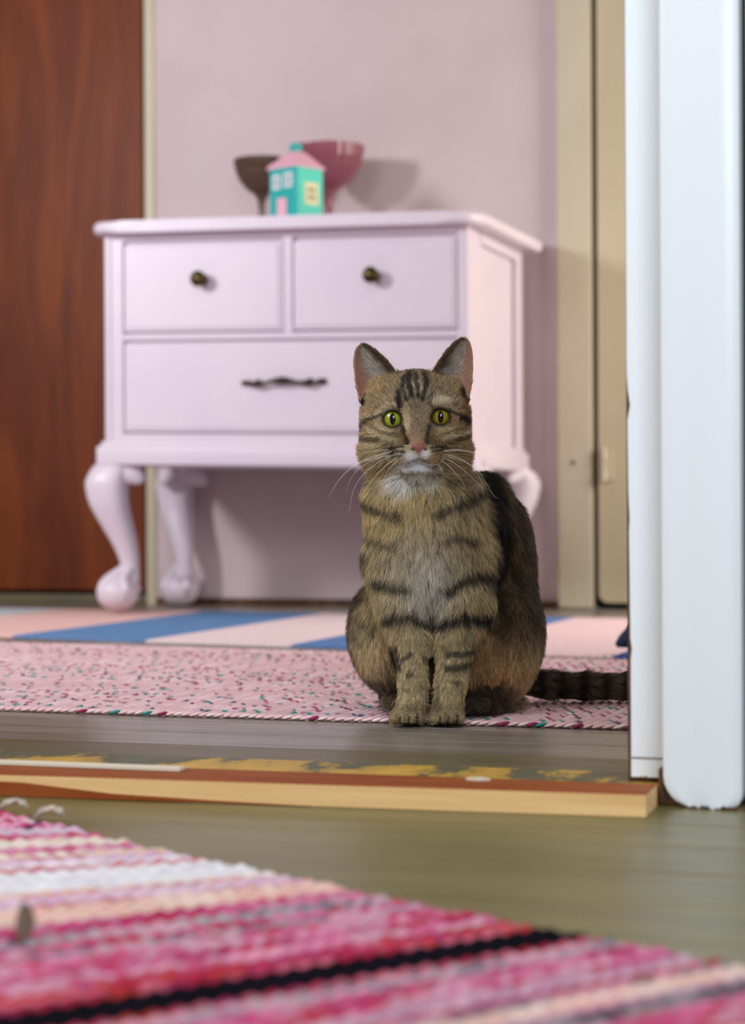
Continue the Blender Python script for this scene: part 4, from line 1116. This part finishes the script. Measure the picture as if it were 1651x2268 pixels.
# clumps: hairs of one small cell lean together and meet towards the tip
cs = np.where(hd, .0032, .0062)
cell = np.floor((P0 + RS.normal(0, .0007, (NH, 3))) / cs[:, None]).astype(np.int64) + np.where(hd, 5000, 0)[:, None]
ck = cell[:, 0] * 73856093 ^ cell[:, 1] * 19349663 ^ cell[:, 2] * 83492791
uq, inv = np.unique(ck, return_inverse=True)
cmean = np.stack([np.bincount(inv, P0[:, q]) for q in range(3)], 1) / np.bincount(inv)[:, None]
cj = RS.normal(0, 1, (len(uq), 3)); T_ = T_ + cj[inv] * np.where(hd, .13, .20)[:, None]; T_ -= NN * (T_ * NN).sum(1)[:, None]; T_ /= np.linalg.norm(T_, axis=1)[:, None] + 1e-9
pull = (cmean[inv] - P0)[idx] * .55; cb_j = (1 + RS.normal(0, .10, len(uq)))[inv]; hair_c = np.clip(hair_c * cb_j[:, None], .004, .92)
P0, NN, T_, Ln, lift, hair_c, kk_ = P0[idx], NN[idx], T_[idx], Ln[idx], lift[idx], hair_c[idx], kk_[idx]; emk, tlk, paw_k, Yk, d_k = em[idx], tl[idx], paw[idx], Y[idx], P0[:, 1]
pts = np.zeros((n, NPT, 3)); pts[:, 0] = P0 - NN * .0006; cur = P0 - NN * .0006
bend = RS.normal(0, .10, (n, 3))
for j in range(1, NPT):
    t = j / (NPT - 1); d = T_ * (1 - lift[:, None] * (1 - t)) + NN * (lift * (1.15 - .85 * t))[:, None] + bend * t
    d /= np.linalg.norm(d, axis=1)[:, None]; cur = cur + d * (Ln / (NPT - 1))[:, None]; pts[:, j] = cur + pull * t ** 1.5
gmin = np.where(CX * s18 + CZ * c18 + pts[:, :, 0] * s18 + pts[:, :, 1] * c18 > 2.041, .0062, .0004); pts[:, :, 2] = np.maximum(pts[:, :, 2], gmin)
hc = bpy.data.hair_curves.new('fur'); hc.add_curves([NPT] * n)
hc.attributes['position'].data.foreach_set('vector', pts.astype(np.float32).ravel())
ra_ = hc.attributes.get('radius') or hc.attributes.new('radius', 'FLOAT', 'POINT')
rr = np.array([.00011, .00012, .00010, .00007, .00002])[None, :] * np.where(emk, .8, 1)[:, None] * np.ones((n, 1)); ra_.data.foreach_set('value', rr.astype(np.float32).ravel())
# banded agouti hair: dark root, light band, darker tip, the band at a different height on every hair
tt = np.linspace(0, 1, NPT)[None, :]; bc = RS.uniform(.45, 1.1, n)[:, None]
band = np.exp(-((tt - bc) / .28) ** 2); ag = np.where(em[idx] | (hair_c.mean(1) > .45), .25, 1.0)[:, None]
gr_ = (.50 + .90 * band) * ag + (.75 + .3 * tt) * (1 - ag)
cc_ = hair_c[:, None, :] * gr_[:, :, None]
cc_ = np.concatenate([np.clip(cc_, 0, .95), np.ones((n, NPT, 1))], 2)
ca_ = hc.attributes.new('col', 'FLOAT_COLOR', 'POINT'); ca_.data.foreach_set('color', cc_.astype(np.float32).ravel())
fm, nt, pr = new_mat('cat_fur')
at = nt.nodes.new('ShaderNodeAttribute'); at.attribute_name = 'col'
nt.links.new(at.outputs['Color'], pr.inputs['Base Color']); pr.inputs['Roughness'].default_value = .55; pr.inputs['Specular IOR Level'].default_value = .35
hc.materials.append(fm)
fur = bpy.data.objects.new('fur', hc); COL.objects.link(fur); fur.parent = cat; fur['kind'] = 'stuff'

# ---- eyes
def eye_mat(name, c1, c2):
    m, nt, p = new_mat(name); N, L = nt.nodes.new, nt.links.new
    tc = N('ShaderNodeTexCoord'); sx = N('ShaderNodeSeparateXYZ'); L(tc.outputs['Object'], sx.inputs[0])
    cmb = N('ShaderNodeCombineXYZ'); L(sx.outputs['X'], cmb.inputs['X']); L(sx.outputs['Z'], cmb.inputs['Y'])
    ln = N('ShaderNodeVectorMath'); ln.operation = 'LENGTH'; L(cmb.outputs[0], ln.inputs[0])
    r = N('ShaderNodeValToRGB'); mr = N('ShaderNodeMapRange'); mr.inputs['From Max'].default_value = .0128
    L(ln.outputs['Value'], mr.inputs['Value']); L(mr.outputs[0], r.inputs[0])
    el = r.color_ramp.elements; el[0].position = 0; el[0].color = srgb(*c2); el[1].position = .45; el[1].color = srgb(*c1)
    e = el.new(.70); e.color = srgb(c1[0] * .85, c1[1] * .8, c1[2] * .7); e = el.new(.80); e.color = srgb(44, 36, 14); e = el.new(.86); e.color = srgb(20, 14, 12)
    nz = N('ShaderNodeTexNoise'); nz.inputs['Scale'].default_value = 900; L(tc.outputs['Object'], nz.inputs['Vector'])
    mx = N('ShaderNodeMixRGB'); mx.blend_type = 'MULTIPLY'; mx.inputs[0].default_value = .35; L(r.outputs[0], mx.inputs[1]); L(nz.outputs['Fac'], mx.inputs[2])
    L(mx.outputs[0], p.inputs['Base Color']); p.inputs['Roughness'].default_value = .18; p.inputs['Coat Weight'].default_value = .6; p.inputs['Coat Roughness'].default_value = .02
    return m
pup_m = mat('pupil_black', (4, 4, 6), .06, coat=.25, spec=.25)
for k, c in enumerate(eyec):
    bm = bmesh.new(); bmesh.ops.create_uvsphere(bm, u_segments=48, v_segments=32, radius=ER)
    e = obj('eye', bm, eye_mat('yellow_green_iris', (166, 172, 40) if k == 0 else (158, 142, 26), (190, 168, 50)), cat, 3.2); e.location = c  # light from the left is in the colour: second iris darker, yellower
    vd = Vector((cam.location.x, cam.location.y, cam.location.z)) - Vector(cat.matrix_basis @ Vector(c))
    bm = bmesh.new(); n_ = 24; rings = []
    vs0 = bm.verts.new((0, -ER - .00025, 0)); prev = None
    for q in range(1, 6):
        ring = []
        for a in range(n_):
            th_ = 2 * math.pi * a / n_; sx_ = .0030 * q / 5 * math.copysign(abs(math.cos(th_)) ** 1.25, math.cos(th_)); sz_ = .0062 * q / 5 * math.sin(th_)
            ring.append(bm.verts.new((sx_, -math.sqrt((ER + .00025) ** 2 - sx_ ** 2 - sz_ ** 2), sz_)))
        for a in range(n_):
            if prev: bm.faces.new((prev[a], prev[(a + 1) % n_], ring[(a + 1) % n_], ring[a]))
            else: bm.faces.new((vs0, ring[a], ring[(a + 1) % n_]))
        prev = ring
    p_ = obj('pupil', bm, pup_m, e, 3.2)

# ---- whiskers and brow hairs
WM = mat('whisker_white', (236, 230, 222), .4)
def px_at(px, py, d): return LC(px, py, d)
WK = [ # picture points root -> tip with depth
 [(868, 1000, -.012), (842, 1012, -.02), (800, 1024, -.022), (768, 1044, -.02), (745, 1072, -.018), (724, 1108, -.014)],
 [(866, 1008, -.010), (838, 1016, -.018), (800, 1034, -.022), (778, 1060, -.02), (766, 1090, -.016)],
 [(872, 1008, -.012), (842, 1022, -.02), (806, 1050, -.022), (784, 1084, -.02), (776, 1120, -.016), (772, 1142, -.014)],
 [(866, 1000, -.010), (830, 1010, -.016), (790, 1028, -.016), (756, 1058, -.012), (737, 1085, -.008)],
 [(878, 1014, -.014), (850, 1036, -.02), (822, 1066, -.022), (800, 1100, -.02)],
 [(882, 1018, -.014), (862, 1040, -.02), (848, 1066, -.022)],
 [(862, 996, -.008), (830, 1000, -.014), (798, 1004, -.014)],
 [(975, 1000, -.012), (1005, 996, -.02), (1040, 1000, -.022), (1066, 1018, -.02), (1078, 1040, -.016)],
 [(978, 1006, -.012), (1010, 1012, -.02), (1045, 1032, -.022), (1066, 1064, -.02), (1072, 1100, -.016)],
 [(972, 1010, -.012), (1000, 1022, -.02), (1036, 1048, -.022), (1062, 1074, -.02), (1074, 1092, -.018)],
 [(968, 1014, -.014), (994, 1032, -.02), (1020, 1060, -.022), (1034, 1086, -.02)],
 [(984, 1000, -.010), (1020, 998, -.018), (1060, 1006, -.018), (1086, 1030, -.012)],
 [(962, 1018, -.014), (976, 1036, -.02), (984, 1056, -.022)],
 [(984, 1010, -.010), (1022, 1020, -.018), (1060, 1044, -.018), (1092, 1094, -.010), (1104, 1104, -.008)],
]
for w in WK:
    Pw = [LC(*p) for p in w]; dense = []
    for i in range(len(Pw) - 1):
        p0, p1, p2, p3 = Pw[max(i - 1, 0)], Pw[i], Pw[i + 1], Pw[min(i + 2, len(Pw) - 1)]
        for t in np.linspace(0, 1, 6)[:-1]: dense.append(.5 * ((2 * p1) + (-p0 + p2) * t + (2 * p0 - 5 * p1 + 4 * p2 - p3) * t * t + (-p0 + 3 * p1 - 3 * p2 + p3) * t ** 3))
    dense.append(Pw[-1]); m_ = len(dense)
    bm = bmesh.new(); add_tube(bm, dense, [.00021 * (1 - .8 * i / (m_ - 1)) for i in range(m_)], 5)
    obj('whisker', bm, WM, cat, 3.2)
